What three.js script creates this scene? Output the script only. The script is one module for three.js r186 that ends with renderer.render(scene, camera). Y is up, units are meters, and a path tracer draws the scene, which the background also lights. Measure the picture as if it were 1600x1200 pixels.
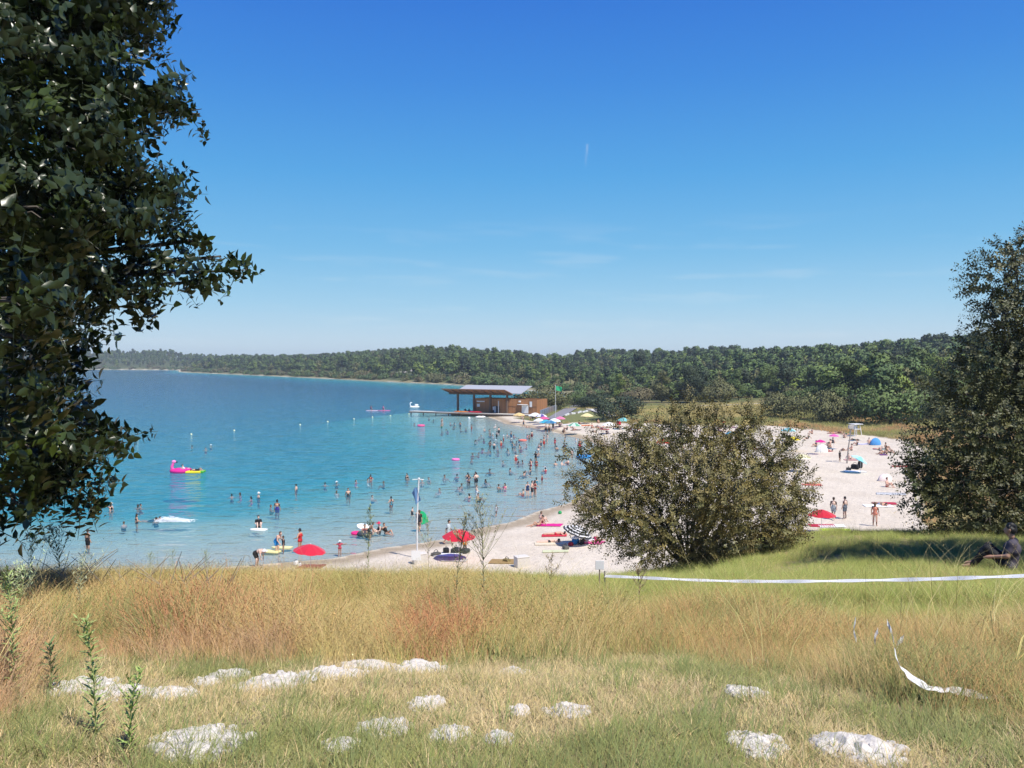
import * as THREE from 'three';
import { mergeGeometries } from 'three/addons/utils/BufferGeometryUtils.js';
import { MarchingCubes } from 'three/addons/objects/MarchingCubes.js';
import { RoundedBoxGeometry } from 'three/addons/geometries/RoundedBoxGeometry.js';

// ---------------------------------------------------------------- camera, sky, sun, exposure
const scene = new THREE.Scene();
const EYE = 13, FOCAL = 1250, PITCH = -Math.atan(35 / 1250);          // eye 13 m above the lake
const camera = new THREE.PerspectiveCamera(2 * Math.atan(600 / FOCAL) * 180 / Math.PI, 4 / 3, 0.1, 6000);
camera.position.set(0, EYE, 0); camera.rotation.x = PITCH;
const renderer = new THREE.WebGLRenderer({ antialias: true });
renderer.toneMapping = THREE.LinearToneMapping; renderer.toneMappingExposure = 1.12;
renderer.shadowMap.enabled = true;
const SUN_DIR = new THREE.Vector3(0.66, 0, 0.75).normalize().multiplyScalar(Math.cos(58 * Math.PI / 180)); SUN_DIR.y = Math.sin(58 * Math.PI / 180);
const sun = new THREE.DirectionalLight(new THREE.Color().setRGB(1, 0.95, 0.86), 5.0);
sun.name = 'sun'; sun.position.copy(SUN_DIR).multiplyScalar(400).add(new THREE.Vector3(0, 0, -100)); sun.target.position.set(0, 0, -100);
sun.castShadow = true; sun.shadow.camera.left = -220; sun.shadow.camera.right = 220; sun.shadow.camera.top = 220; sun.shadow.camera.bottom = -220; sun.shadow.camera.far = 900; sun.shadow.mapSize.set(4096, 4096);
scene.add(sun, sun.target);
scene.fog = new THREE.FogExp2(new THREE.Color().setRGB(0.80, 0.90, 1.0), 0.00022);

// ---------------------------------------------------------------- small tools
function mulberry(a) { return () => { a = (a + 0x6d2b79f5) | 0; let t = Math.imul(a ^ (a >>> 15), 1 | a); t = (t + Math.imul(t ^ (t >>> 7), 61 | t)) ^ t; return ((t ^ (t >>> 14)) >>> 0) / 4294967296; }; }
const R0 = mulberry(77);
const V = (x, y, z) => new THREE.Vector3(x, y, z);
const clamp = (x, a, b) => Math.min(b, Math.max(a, x)), lerp = (a, b, t) => a + (b - a) * t;
const sstep = (a, b, x) => { const t = clamp((x - a) / (b - a), 0, 1); return t * t * (3 - 2 * t); };
const hash2 = (i, j) => { let h = Math.imul(i, 374761393) ^ Math.imul(j, 668265263); h = Math.imul(h ^ (h >>> 13), 1274126177); return ((h ^ (h >>> 16)) >>> 0) / 4294967296; };
function noise2(x, y) { const i = Math.floor(x), j = Math.floor(y), u = x - i, v = y - j, s = u * u * (3 - 2 * u), t = v * v * (3 - 2 * v); return lerp(lerp(hash2(i, j), hash2(i + 1, j), s), lerp(hash2(i, j + 1), hash2(i + 1, j + 1), s), t); }
function fbm(x, y, o = 4) { let a = 0.5, s = 0, n = 0; for (let k = 0; k < o; k++) { s += a * noise2(x + k * 17.3, y - k * 9.1); n += a; a *= 0.5; x *= 2.03; y *= 2.03; } return s / n; }
const rgb = (r, g, b) => new THREE.Color().setRGB(r, g, b);
const mat = (r, g, b, rough = 0.85, extra = {}) => new THREE.MeshStandardMaterial({ color: rgb(r, g, b), roughness: rough, ...extra });
const names = {};
function numbered(n) { names[n] = (names[n] ?? -1) + 1; return names[n] ? n + '_' + String(names[n]).padStart(3, '0') : n; }
function tag(o, label, category, group) { o.userData.label = label; o.userData.category = category; if (group) o.userData.group = group; return o; }
function shade(o) { o.traverse((m) => { if (m.isMesh) { m.castShadow = true; m.receiveShadow = true; } }); return o; }
function thing(name, label, category, pos, turn = 0, group) { const g = new THREE.Group(); g.name = numbered(name); if (pos) g.position.copy(pos); g.rotation.y = turn; tag(g, label, category, group); scene.add(g); return g; }
function part(name, geo, m, parent) { const o = new THREE.Mesh(geo, m); o.name = name; o.castShadow = o.receiveShadow = true; parent.add(o); return o; }
function single(name, geo, m, label, category, group) { const o = new THREE.Mesh(geo, m); o.name = numbered(name); o.castShadow = o.receiveShadow = true; tag(o, label, category, group); scene.add(o); return o; }
function structure(name, geo, m) { const o = new THREE.Mesh(geo, m); o.name = name; o.castShadow = o.receiveShadow = true; o.userData.kind = 'structure'; scene.add(o); return o; }
function instanced(name, geo, m, mats, cols, parent) {
  const o = new THREE.InstancedMesh(geo, m, mats.length); mats.forEach((x, i) => o.setMatrixAt(i, x)); if (cols) cols.forEach((c, i) => o.setColorAt(i, c));
  o.name = name; o.castShadow = o.receiveShadow = true; o.userData.kind = 'stuff'; (parent || scene).add(o); return o;
}
function box(w, h, d, x = 0, y = 0, z = 0) { return new THREE.BoxGeometry(w, h, d).translate(x, y, z); }
function rbox(w, h, d, r, x = 0, y = 0, z = 0) { return new RoundedBoxGeometry(w, h, d, 2, r).translate(x, y, z); }
function tube(points, r0, r1, seg = 6, rad = 6) {              // tapered tube through points
  const c = new THREE.CatmullRomCurve3(points), n = Math.max(2, seg), f = c.computeFrenetFrames(n, false), p = [], no = [], ix = [], uv = [];
  for (let i = 0; i <= n; i++) { const t = i / n, q = c.getPointAt(t), r = lerp(r0, r1, t);
    for (let k = 0; k <= rad; k++) { const a = k / rad * Math.PI * 2, nx = f.normals[i].clone().multiplyScalar(Math.cos(a)).addScaledVector(f.binormals[i], Math.sin(a)); p.push(q.x + nx.x * r, q.y + nx.y * r, q.z + nx.z * r); no.push(nx.x, nx.y, nx.z); uv.push(k / rad, t); } }
  for (let i = 0; i < n; i++) for (let k = 0; k < rad; k++) { const a = i * (rad + 1) + k, b = a + rad + 1; ix.push(a, a + 1, b, b, a + 1, b + 1); }
  return geom(p, no, ix, uv);
}
function geom(p, no, ix, uv, col) { const g = new THREE.BufferGeometry(); g.setAttribute('position', new THREE.Float32BufferAttribute(p, 3)); if (no) g.setAttribute('normal', new THREE.Float32BufferAttribute(no, 3)); if (uv) g.setAttribute('uv', new THREE.Float32BufferAttribute(uv, 2)); if (col) g.setAttribute('color', new THREE.Float32BufferAttribute(col, 3)); if (ix) g.setIndex(ix); if (!no) g.computeVertexNormals(); return g; }
function noiseTexture(size, fn, srgb = false) { const d = new Uint8Array(size * size * 4); for (let j = 0; j < size; j++) for (let i = 0; i < size; i++) { const v = fn(i / size, j / size), o = (j * size + i) * 4, c = Array.isArray(v) ? v : [v, v, v]; for (let k = 0; k < 3; k++) d[o + k] = clamp(c[k], 0, 1) * 255; d[o + 3] = 255; } const t = new THREE.DataTexture(d, size, size); t.wrapS = t.wrapT = THREE.RepeatWrapping; t.magFilter = THREE.LinearFilter; t.minFilter = THREE.LinearFilter; if (srgb) t.colorSpace = THREE.SRGBColorSpace; t.needsUpdate = true; return t; }
function tileNoise(u, v, per, seed) { const x = u * per, y = v * per, i = Math.floor(x), j = Math.floor(y), a = x - i, b = y - j, s = a * a * (3 - 2 * a), t = b * b * (3 - 2 * b), w = (p, q) => hash2(((p % per) + per) % per + seed * 131, ((q % per) + per) % per - seed * 71); return lerp(lerp(w(i, j), w(i + 1, j), s), lerp(w(i, j + 1), w(i + 1, j + 1), s), t); }
// a view ray, met with a level plane or with the ground
const CP = Math.cos(PITCH), SP = Math.sin(PITCH);
function ray(px, py) { const x = (px - 800) / FOCAL, y = (600 - py) / FOCAL; return V(x, y * CP + SP, -CP + y * SP); }
function atPlane(px, py, h) { const r = ray(px, py), t = (h - EYE) / r.y; return V(r.x * t, h, r.z * t); }
function atDepth(px, py, d) { const r = ray(px, py), t = -d / r.z; return V(r.x * t, EYE + r.y * t, -d); }
function onGround(px, py, from = 2) { const r = ray(px, py); let t = from, s = 0.05; for (let k = 0; k < 4000; k++) { const y = EYE + r.y * t; if (y <= H(r.x * t, -r.z * t)) break; t += s; s = Math.min(0.6, 0.05 + t * 0.002); } for (let k = 0; k < 6; k++) { s *= 0.5; t += (EYE + r.y * t <= H(r.x * t, -r.z * t)) ? -s : s; } return V(r.x * t, H(r.x * t, -r.z * t), r.z * t); }

// ---------------------------------------------------------------- sky: a clear gradient with thin cirrus low down and one vapour trail
{
  const W = 4096, Hh = 2048, data = new Float32Array(W * Hh * 4);
  const stops = [[-90, 150, 165, 160], [-4, 176, 196, 205], [0, 210, 228, 237], [1.5, 198, 223, 238], [4, 164, 210, 238], [8, 122, 188, 234], [13, 90, 166, 229], [19, 70, 140, 222], [26, 55, 116, 212], [40, 43, 95, 195], [90, 36, 80, 175]];
  const lin = (c) => Math.pow(c / 255, 2.2);
  const put = (e) => { let k = 0; while (k < stops.length - 2 && e > stops[k + 1][0]) k++; const t = clamp((e - stops[k][0]) / (stops[k + 1][0] - stops[k][0]), 0, 1); return [1, 2, 3].map((c) => lin(lerp(stops[k][c], stops[k + 1][c], t))); };
  const a = atDepth(918, 226, 1).sub(camera.position).normalize(), b = atDepth(914, 264, 1).sub(camera.position).normalize();
  const ta = [Math.atan2(a.z, a.x), Math.asin(a.y)], tb = [Math.atan2(b.z, b.x), Math.asin(b.y)];
  for (let j = 0; j < Hh; j++) {
    const e = ((j + 0.5) / Hh - 0.5) * 180, base = put(e);
    for (let i = 0; i < W; i++) {
      const o = (j * W + i) * 4; let w = 0;
      if (e > 0.5 && e < 11) { const az = i / W * 360, band = sstep(0.5, 2, e) * (1 - sstep(7, 11, e)); const n = fbm(az * 0.16 + e * 0.1, e * 1.5 + az * 0.03, 4); w = sstep(0.58, 0.85, n) * 0.12 * band; }
      const el = e * Math.PI / 180, az = ((i + 0.5) / W - 0.5) * 2 * Math.PI;
      if (Math.abs(az - ta[0]) < 0.02 && Math.abs(el - ta[1]) < 0.06) { const t = clamp((el - tb[1]) / (ta[1] - tb[1]), -0.2, 1.1), x = lerp(tb[0], ta[0], t), dist = Math.abs(az - x); if (t > 0 && t < 1) w = Math.max(w, 0.36 * t * Math.exp(-((dist / 0.0008) ** 2))); }
      for (let c = 0; c < 3; c++) data[o + c] = lerp(base[c], [0.86, 0.9, 0.93][c], w);
      data[o + 3] = 1;
    }
  }
  const t = new THREE.DataTexture(data, W, Hh, THREE.RGBAFormat, THREE.FloatType); t.mapping = THREE.EquirectangularReflectionMapping; t.magFilter = THREE.LinearFilter; t.needsUpdate = true;
  scene.background = t; scene.environment = t; scene.backgroundIntensity = scene.environmentIntensity = 0.9;
}

// ---------------------------------------------------------------- terrain (x right, d forward)
const LAKE = [[-1400, 500], [-900, 250], [-400, 110], [-150, 58], [-60, 46], [-32, 46.5], [-20, 49.5], [-11.7, 52.4], [-8.9, 55.4], [-6.6, 56.8], [-4.9, 58.2], [-2.8, 61.8], [0.1, 64.5], [2.5, 69.4], [5.3, 73], [10.2, 87.8], [13, 104.8], [13.1, 130], [9.1, 142.5], [5, 154.8], [-1, 166], [-3.8, 180], [-6, 190], [-12, 197], [-12, 205], [-3, 210], [6, 220], [13.4, 258], [22, 300], [22, 335], [8.7, 361], [-10, 410], [-37, 458], [-84, 524], [-150, 625], [-242, 756], [-390, 956], [-420, 1010], [-500, 1204], [-676, 1290], [-866, 1350], [-1400, 1420]];
function inLakeDistance(x, d) {                                   // > 0 on land, < 0 in the lake
  let best = 1e9, inside = false;
  for (let i = 0, j = LAKE.length - 1; i < LAKE.length; j = i++) {
    const [x1, y1] = LAKE[i], [x0, y0] = LAKE[j], ex = x1 - x0, ey = y1 - y0, t = clamp(((x - x0) * ex + (d - y0) * ey) / (ex * ex + ey * ey), 0, 1), dx = x - x0 - ex * t, dy = d - y0 - ey * t, q = dx * dx + dy * dy;
    if (q < best) best = q;
    if ((y1 > d) !== (y0 > d) && x < (x0 - x1) * (d - y1) / (y0 - y1) + x1) inside = !inside;
  }
  return (inside ? -1 : 1) * Math.sqrt(best);
}
function piece(t, list) { let k = 0; while (k < list.length - 2 && t > list[k + 1][0]) k++; return lerp(list[k][1], list[k + 1][1], clamp((t - list[k][0]) / (list[k + 1][0] - list[k][0]), 0, 1)); }
function nearHill(x, d) {
  const f = sstep(2, 10, x), crest = lerp(22, 27, f), k = 0.2165 - 0.042 * f * sstep(10, 24, d) + 0.021 * (1 - f) * sstep(8, 22, d);
  let drop = d < 3.2 ? 1.6 + 0.1 * (d - 3.2) : 1.6 + k * (d - 3.2);
  if (d > crest) drop = 1.6 + (0.2165 - 0.042 * f + 0.021 * (1 - f)) * (crest - 3.2) + 0.36 * (d - crest);
  return EYE - drop + (fbm(x * 0.35 + 40, d * 0.35, 3) - 0.5) * 0.22 * sstep(3, 8, d) + (fbm(x * 1.7, d * 1.7 + 9, 2) - 0.5) * 0.07;
}
function landHeight(x, d, sd) {
  if (sd < 0) { const q = -sd; return -Math.min(3.8, q < 21 ? 0.05 * q : 1.05 + 0.13 * (q - 21)); }
  let h = 1.35 * (1 - Math.exp(-sd / 17));
  if (d < 330 || x > 60) h += clamp(0.028 * Math.max(0, sd - 34), 0, 4.5) * sstep(20, 60, d) + 3 * sstep(120, 420, sd);
  if (d > 300) { const cap = piece(x / d, [[-0.6, 27], [-0.44, 27], [-0.40, 16], [-0.3, 11], [-0.24, 11], [-0.12, 19], [-0.03, 14], [0.05, 6], [0.13, 3], [0.2, 4], [0.5, 6]]); h += cap * (1 - Math.exp(-Math.max(0, sd - 6) / 85)) * sstep(300, 400, d) * (0.8 + 0.4 * fbm(x * 0.008, d * 0.008, 3)); }
  h += (fbm(x * 0.1, d * 0.1, 3) - 0.5) * 0.5 * sstep(3, 12, sd);
  return h;
}
const SAND = [[-60, 30], [0, 30], [27, 40], [30, 58], [34, 66], [43, 84], [55, 104], [57, 116], [53, 134], [46, 148], [34, 152], [24, 156], [16, 160], [8, 163], [3, 172], [-2, 192], [-40, 200], [-60, 100]];
function inside(poly, x, y) { let r = false; for (let i = 0, j = poly.length - 1; i < poly.length; j = i++) { const [a, b] = poly[i], [c, e] = poly[j]; if ((b > y) !== (e > y) && x < (c - a) * (y - b) / (e - b) + a) r = !r; } return r; }
function H(x, d) { const n = nearHill(x, d); if (d < 30) return n; const l = landHeight(x, d, inLakeDistance(x, d)), k = 0.6, h = clamp(0.5 + 0.5 * (n - l) / k, 0, 1); return d > 75 ? l : lerp(l, n, h) + k * h * (1 - h); }
const PATCHES = [[-66, 578, 17, 5], [-40, 560, 16, 6], [-105, 640, 12, 4]];
const HEATH = (x, d) => sstep(0.03, 0.06, x / d) * (1 - sstep(0.12, 0.16, x / d)) * sstep(370, 400, d) * (1 - sstep(520, 560, d));
function groundColor(x, d) {
  const nh = nearHill(x, d), sd = d < 26 ? 50 : inLakeDistance(x, d), l = d < 26 ? -9 : landHeight(x, d, sd), n1 = fbm(x * 0.6, d * 0.6, 4), n2 = fbm(x * 0.13 + 5, d * 0.13, 4);
  const mix = (a, b, t) => [lerp(a[0], b[0], t), lerp(a[1], b[1], t), lerp(a[2], b[2], t)];
  if (d < 26 || (d < 75 && nh > l + 0.1)) {
    let c = mix([0.36, 0.27, 0.14], [0.22, 0.20, 0.075], sstep(0.42, 0.62, n1 * 0.5 + n2 * 0.5));
    const f = fbm(x * 3.1, d * 3.1, 3); c = mix(c, [0.42, 0.36, 0.26], sstep(0.52, 0.75, f) * sstep(6.2, 5.2, d) * 0.7);
    return c;
  }
  if (sd < 0) return mix([0.80, 0.67, 0.49], [0.70, 0.61, 0.46], sstep(0.4, 0.7, n2));
  const e = (n2 - 0.5) * 6;
  if (inside(SAND, x + e * 0.5, d + e)) {
    const wet = 1 - sstep(1.6, 2.8, sd + (n1 - 0.5) * 1.6);
    return mix(mix([0.76, 0.66, 0.525], [0.70, 0.60, 0.47], sstep(0.45, 0.65, n1)), [0.40, 0.31, 0.20], wet * 0.9);
  }
  let c = mix([0.25, 0.20, 0.075], [0.13, 0.15, 0.04], sstep(0.4, 0.62, n2));
  if (d > 110 && d < 160 && x > 15) c = mix(c, [0.30, 0.17, 0.07], 0.6 * sstep(0.4, 0.6, n1));
  if (inside([[8, 164], [20, 161], [30, 166], [26, 190], [12, 205], [4, 180]], x, d)) c = [0.19, 0.20, 0.06];
  if (d > 330) { c = mix([0.08, 0.10, 0.03], [0.22, 0.20, 0.07], HEATH(x, d)); if (sd < 7) c = [0.28, 0.25, 0.13]; }
  for (const [px, pd, r, q] of PATCHES) { const k = Math.hypot((x - px) / r, (d - pd) / (q * 2.2)); if (k < 1 + (n1 - 0.5)) c = r === 17 ? [0.55, 0.50, 0.42] : [0.30, 0.17, 0.09]; }
  return c;
}
const speckle = noiseTexture(512, (u, v) => 0.62 + 0.22 * tileNoise(u, v, 64, 1) + 0.2 * tileNoise(u, v, 200, 2) + 0.1 * tileNoise(u, v, 12, 3));
const groundBump = noiseTexture(512, (u, v) => 0.45 * tileNoise(u, v, 9, 4) + 0.3 * tileNoise(u, v, 26, 5) + 0.25 * tileNoise(u, v, 90, 6));
{
  const NA = 470, NR = 500, r0 = 3, r1 = 3200, A = 1.36, p = [], uv = [], col = [], ix = [];
  for (let i = 0; i <= NR; i++) { const r = r0 * Math.pow(r1 / r0, i / NR);
    for (let k = 0; k <= NA; k++) { const a = (k / NA * 2 - 1) * A, x = Math.sin(a) * r, d = Math.cos(a) * r - 7; p.push(x, H(x, d), -d); uv.push(x / 3, d / 3); col.push(...groundColor(x, d)); } }
  for (let i = 0; i < NR; i++) for (let k = 0; k < NA; k++) { const a = i * (NA + 1) + k, b = a + NA + 1; ix.push(a, a + 1, b, b, a + 1, b + 1); }
  const g = geom(p, null, ix, uv, col);
  structure('ground', g, new THREE.MeshStandardMaterial({ vertexColors: true, map: speckle, bumpMap: groundBump, bumpScale: 0.07, roughness: 0.95 }));
}
// ---------------------------------------------------------------- water: rippled surface over a body of water that absorbs red first
{
  const ripple = noiseTexture(1024, (u, v) => 0.28 * tileNoise(u, v, 9, 10) + 0.46 * tileNoise(u, v, 20, 11) + 0.2 * tileNoise(u, v, 37, 12) + 0.06 * tileNoise(u, v, 74, 13));
  const swell = noiseTexture(512, (u, v) => 0.6 * tileNoise(u, v, 9, 21) + 0.4 * tileNoise(u, v, 23, 22));
  const nm = (() => { const S = 512, s = swell.image.data, d = new Uint8Array(S * S * 4); for (let j = 0; j < S; j++) for (let i = 0; i < S; i++) { const h = (a, b) => s[((((b + S) % S) * S + (a + S) % S) * 4)] / 255, dx = (h(i + 1, j) - h(i - 1, j)) * 5, dy = (h(i, j + 1) - h(i, j - 1)) * 5, l = Math.hypot(dx, dy, 1), o = (j * S + i) * 4; d[o] = (-dx / l * 0.5 + 0.5) * 255; d[o + 1] = (-dy / l * 0.5 + 0.5) * 255; d[o + 2] = (1 / l * 0.5 + 0.5) * 255; d[o + 3] = 255; } const t = new THREE.DataTexture(d, S, S); t.wrapS = t.wrapT = THREE.RepeatWrapping; t.magFilter = THREE.LinearFilter; t.needsUpdate = true; t.repeat.set(1 / 61, 1 / 47); return t; })();
  ripple.repeat.set(1 / 25, 1 / 10.5);
  const g = new THREE.PlaneGeometry(1900, 1600).rotateX(-Math.PI / 2).translate(-600, 0, -840); const q = g.attributes.position, uv = g.attributes.uv; for (let i = 0; i < q.count; i++) uv.setXY(i, q.getX(i), q.getZ(i));
  structure('water', g, new THREE.MeshPhysicalMaterial({ color: rgb(1, 1, 1), roughness: 0.07, transmission: 1, thickness: 0, ior: 1.333, normalMap: nm, normalScale: new THREE.Vector2(0.2, 0.2), specularIntensity: 0.62, bumpMap: ripple, bumpScale: 0.2 }));
  const body = new THREE.MeshPhysicalMaterial({ color: rgb(0.04, 0.255, 0.36), roughness: 1, specularIntensity: 0, transparent: true, opacity: 0.3, bumpMap: ripple, bumpScale: 0.5, thickness: 4, attenuationColor: rgb(0.56, 0.895, 0.957), attenuationDistance: 5 });
  const bg = box(1890, 12, 1590, -600, -6.006, -840); for (let i = 0; i < bg.attributes.position.count; i++) bg.attributes.uv.setXY(i, bg.attributes.position.getX(i), bg.attributes.position.getZ(i));
  structure('water_body', bg, body);
}
console.log('terrain done');

// ---------------------------------------------------------------- vegetation tools
const barkMat = mat(0.10, 0.085, 0.07, 0.95), greyBark = mat(0.11, 0.095, 0.08, 0.95);
function leafMat(r, g, b, rough = 0.6, through = 0) { return through ? new THREE.MeshPhysicalMaterial({ color: rgb(r, g, b), roughness: rough, transmission: through, thickness: 0 }) : mat(r, g, b, rough); }
// many small leaf faces spread through a set of lobes; returns one geometry
function crownGeometry(rnd, lobes, faces, size, flat = 1, shell = 0.55) {
  const p = [], no = [], ix = [], col = [], q = V(), n = V(), a = V(), b = V(), tot = lobes.reduce((s, l) => s + l[3] * l[3], 0);
  for (const [lx, ly, lz, r] of lobes) {
    const m = Math.round(faces * r * r / tot), tone = 0.8 + rnd() * 0.4;
    for (let i = 0; i < m; i++) {
      n.set(rnd() * 2 - 1, rnd() * 2 - 1, rnd() * 2 - 1); if (n.lengthSq() > 1 || n.lengthSq() < 0.01) { i--; continue; } n.normalize();
      const rr = r * (shell + (1.06 - shell) * Math.sqrt(rnd())) * (0.82 + 0.36 * noise2(n.x * 3 + lx * 7, n.z * 3 + n.y * 5 + ly)); q.set(lx + n.x * rr, ly + n.y * rr * flat, lz + n.z * rr);
      const s = size * (0.6 + rnd() * 0.8); a.set(rnd() - 0.5, rnd() - 0.5, rnd() - 0.5).normalize(); b.crossVectors(a, n).normalize(); a.addScaledVector(n, 0.5 * (rnd() - 0.2)).normalize();
      const k = p.length / 3, t = tone * (0.7 + rnd() * 0.6), sn = n.clone().multiplyScalar(0.75).add(V(rnd() - 0.5, rnd() * 0.5, rnd() - 0.5)).normalize();
      p.push(q.x - a.x * s, q.y - a.y * s, q.z - a.z * s, q.x + b.x * s * 0.55, q.y + b.y * s * 0.55, q.z + b.z * s * 0.55, q.x + a.x * s, q.y + a.y * s - s * 0.2, q.z + a.z * s, q.x - b.x * s * 0.55, q.y - b.y * s * 0.55, q.z - b.z * s * 0.55);
      for (let c = 0; c < 4; c++) { no.push(sn.x, sn.y, sn.z); col.push(t, t * (0.96 + 0.08 * rnd()), t); }
      if (a.clone().cross(b).dot(sn) < 0) ix.push(k, k + 1, k + 2, k, k + 2, k + 3); else ix.push(k, k + 2, k + 1, k, k + 3, k + 2);
    }
  }
  return geom(p, no, ix, null, col);
}
function trunkGeometry(rnd, h, r, top, lobes) {
  const g = [tube([V(0, -0.3, 0), V((rnd() - 0.5) * 0.3, h * 0.5, (rnd() - 0.5) * 0.3), V((rnd() - 0.5) * 0.4, top, (rnd() - 0.5) * 0.4)], r, r * 0.35, 5, 6)];
  for (const l of lobes.slice(0, 7)) g.push(tube([V(0, h * (0.6 + rnd() * 0.4), 0), V(l[0] * 0.5, lerp(h, l[1], 0.55), l[2] * 0.5), V(l[0], l[1], l[2])], r * 0.4, r * 0.1, 4, 4));
  return mergeGeometries(g);
}
function lobesFor(kind, rnd) {
  const L = [];
  if (kind === 'pine') { for (let i = 0; i < 11; i++) { const a = rnd() * 6.28, t = rnd(), y = 5.6 + t * 4.2, w = (1 - Math.abs(t - 0.35)) * 2.1; L.push([Math.cos(a) * w * rnd(), y, Math.sin(a) * w * rnd(), 0.9 + rnd() * 0.7]); } L.push([0, 9.6, 0, 1.1]); }
  if (kind === 'oak') { for (let i = 0; i < 17; i++) { const a = rnd() * 6.28, t = rnd(), y = 2.2 + t * 5.6, w = Math.sin(0.5 + t * 2.2) * 3.1; L.push([Math.cos(a) * w * (0.4 + 0.6 * rnd()), y, Math.sin(a) * w * (0.4 + 0.6 * rnd()), 1.1 + rnd() * 0.8]); } L.push([0, 7.6, 0, 1.5]); }
  if (kind === 'tall') { for (let i = 0; i < 14; i++) { const t = i / 13, a = rnd() * 6.28, w = Math.sin(0.35 + t * 2.5) * 1.9; L.push([Math.cos(a) * w * rnd(), 1.6 + t * 8, Math.sin(a) * w * rnd(), 1.0 + rnd() * 0.5 - t * 0.35]); } }
  if (kind === 'shrub') { for (let i = 0; i < 11; i++) { const a = rnd() * 6.28, w = 1.7 * Math.sqrt(rnd()); L.push([Math.cos(a) * w, 0.7 + rnd() * 1.9 * (1 - w / 2.6), Math.sin(a) * w, 0.65 + rnd() * 0.5]); } }
  return L;
}
const KINDS = { pine: [1500, 0.30, 6, 0.16, 9.5], oak: [2300, 0.34, 2.6, 0.25, 6.5], tall: [1700, 0.30, 2.2, 0.16, 9], shrub: [1500, 0.17, 0.4, 0.09, 1.8] };
const treeVariants = {};
for (const kind of Object.keys(KINDS)) { treeVariants[kind] = []; for (let v = 0; v < 3; v++) { const rnd = mulberry(900 + v * 31 + kind.length * 7), L = lobesFor(kind, rnd), [n, s, th, tr, top] = KINDS[kind]; treeVariants[kind].push({ crown: crownGeometry(rnd, L, n, s, 0.85), trunk: trunkGeometry(rnd, th, tr, top, L) }); } }
for (const kind of ['oak', 'tall', 'shrub']) { const v = 3, rnd = mulberry(951 + kind.length * 7), [n, sz, th, tr, top] = KINDS[kind]; for (let j = 0; j < 3; j++) { const L = lobesFor(kind, rnd); (treeVariants[kind + '_fine'] ??= []).push({ crown: crownGeometry(rnd, L, n * 3, sz * 0.55, 0.85), trunk: trunkGeometry(rnd, th, tr, top, L) }); } }
const GREENS = { dark: rgb(0.04, 0.062, 0.028), pine: rgb(0.085, 0.135, 0.042), mid: rgb(0.10, 0.15, 0.04), olive: rgb(0.135, 0.14, 0.052), light: rgb(0.15, 0.205, 0.038), brown: rgb(0.14, 0.12, 0.06) };
const crownMats = {}; for (const k of Object.keys(GREENS)) crownMats[k] = new THREE.MeshStandardMaterial({ color: GREENS[k], vertexColors: true, roughness: 0.75 });
const HEIGHTS = { pine: 10.6, oak: 9, tall: 10.4, shrub: 2.9 };
let treeNo = 0;
function tree(kind, colour, pos, height, label, group, wide = 1, name, fine = '') {
  const v = treeVariants[kind + fine][treeNo++ % 3], t = thing(name || { pine: 'pine_tree', oak: 'broadleaf_tree', tall: 'young_tree', shrub: 'shrub' }[kind], label, kind === 'shrub' ? 'shrub' : 'tree', pos, treeNo * 2.4, group);
  const s = height / HEIGHTS[kind]; t.scale.set(s * wide, s, s * wide); part('trunk', v.trunk, barkMat, t); part('crown', v.crown, crownMats[colour], t); return t;
}
// ---- the trees and shrubs behind the beach that stand apart: [pixel x, pixel y of foot, distance hint, kind, colour, height, width, label]
const standing = [
  [846, 641, 'shrub', 'olive', 7.2, 1.3, 'large grey-green shrub growing behind the end of the wooden shelter'],
  [897, 637, 'shrub', 'mid', 4.6, 1.05, 'round green bush beside the pale path above the lawn'],
  [931, 638, 'shrub', 'dark', 4.8, 1.1, 'dark rounded bush at the top of the lawn'],
  [966, 630, 'tall', 'light', 8.6, 1.1, 'bright green young tree rising above the dark bush on the lawn'],
  [967, 656, 'shrub', 'dark', 5.8, 1.25, 'dark spreading bush with bare stems at the edge of the sand'],
  [1000, 630, 'shrub', 'brown', 5.6, 1.3, 'brownish thicket left of the yellow-green tree'],
  [1034, 629, 'tall', 'olive', 9.2, 1.35, 'yellow-green tree beside the big dark round tree'],
  [1078, 629, 'oak', 'dark', 10.2, 1.15, 'big dark round tree standing alone behind the beach meadow'],
  [1120, 627, 'shrub', 'olive', 7.6, 1.1, 'grey-olive tall bush touching the big dark round tree'],
  [1154, 625, 'tall', 'mid', 9, 1.2, 'green tree to the right of the grey-olive bush'],
  [1228, 652, 'shrub', 'olive', 6.0, 1.0, 'olive bush standing at the meadow edge above the sand'],
  [1287, 657, 'shrub', 'olive', 7.0, 1.0, 'wide olive bush in front of the spreading tree'],
  [1318, 640, 'oak', 'mid', 11.5, 1.35, 'wide spreading tree with a visible trunk behind the bushes'],
  [1388, 661, 'shrub', 'mid', 8.2, 1.15, 'large dark green bush at the back of the right beach'],
  [1425, 655, 'shrub', 'olive', 6.8, 1.1, 'olive bush beside the large dark green bush'],
  [1466, 640, 'tall', 'light', 11.2, 1.35, 'bright green leafy tree above the olive bushes'],
  [1200, 620, 'oak', 'mid', 9.5, 1.1, 'round green tree at the far edge of the meadow'],
  [1345, 652, 'shrub', 'brown', 5.6, 1.2, 'low brownish bush under the spreading tree'],
  [1255, 640, 'shrub', 'mid', 6, 1.1, 'green bush between the two olive bushes'],
];
tree('pine', 'dark', V(61, H(61, 385), -385), 15, 'lone umbrella-shaped pine standing above the skyline', null, 0.9);
for (const [px, py, kind, col, h, w, label] of standing) tree(kind, col, onGround(px, py), h, label, null, w, null, '_fine');
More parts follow.
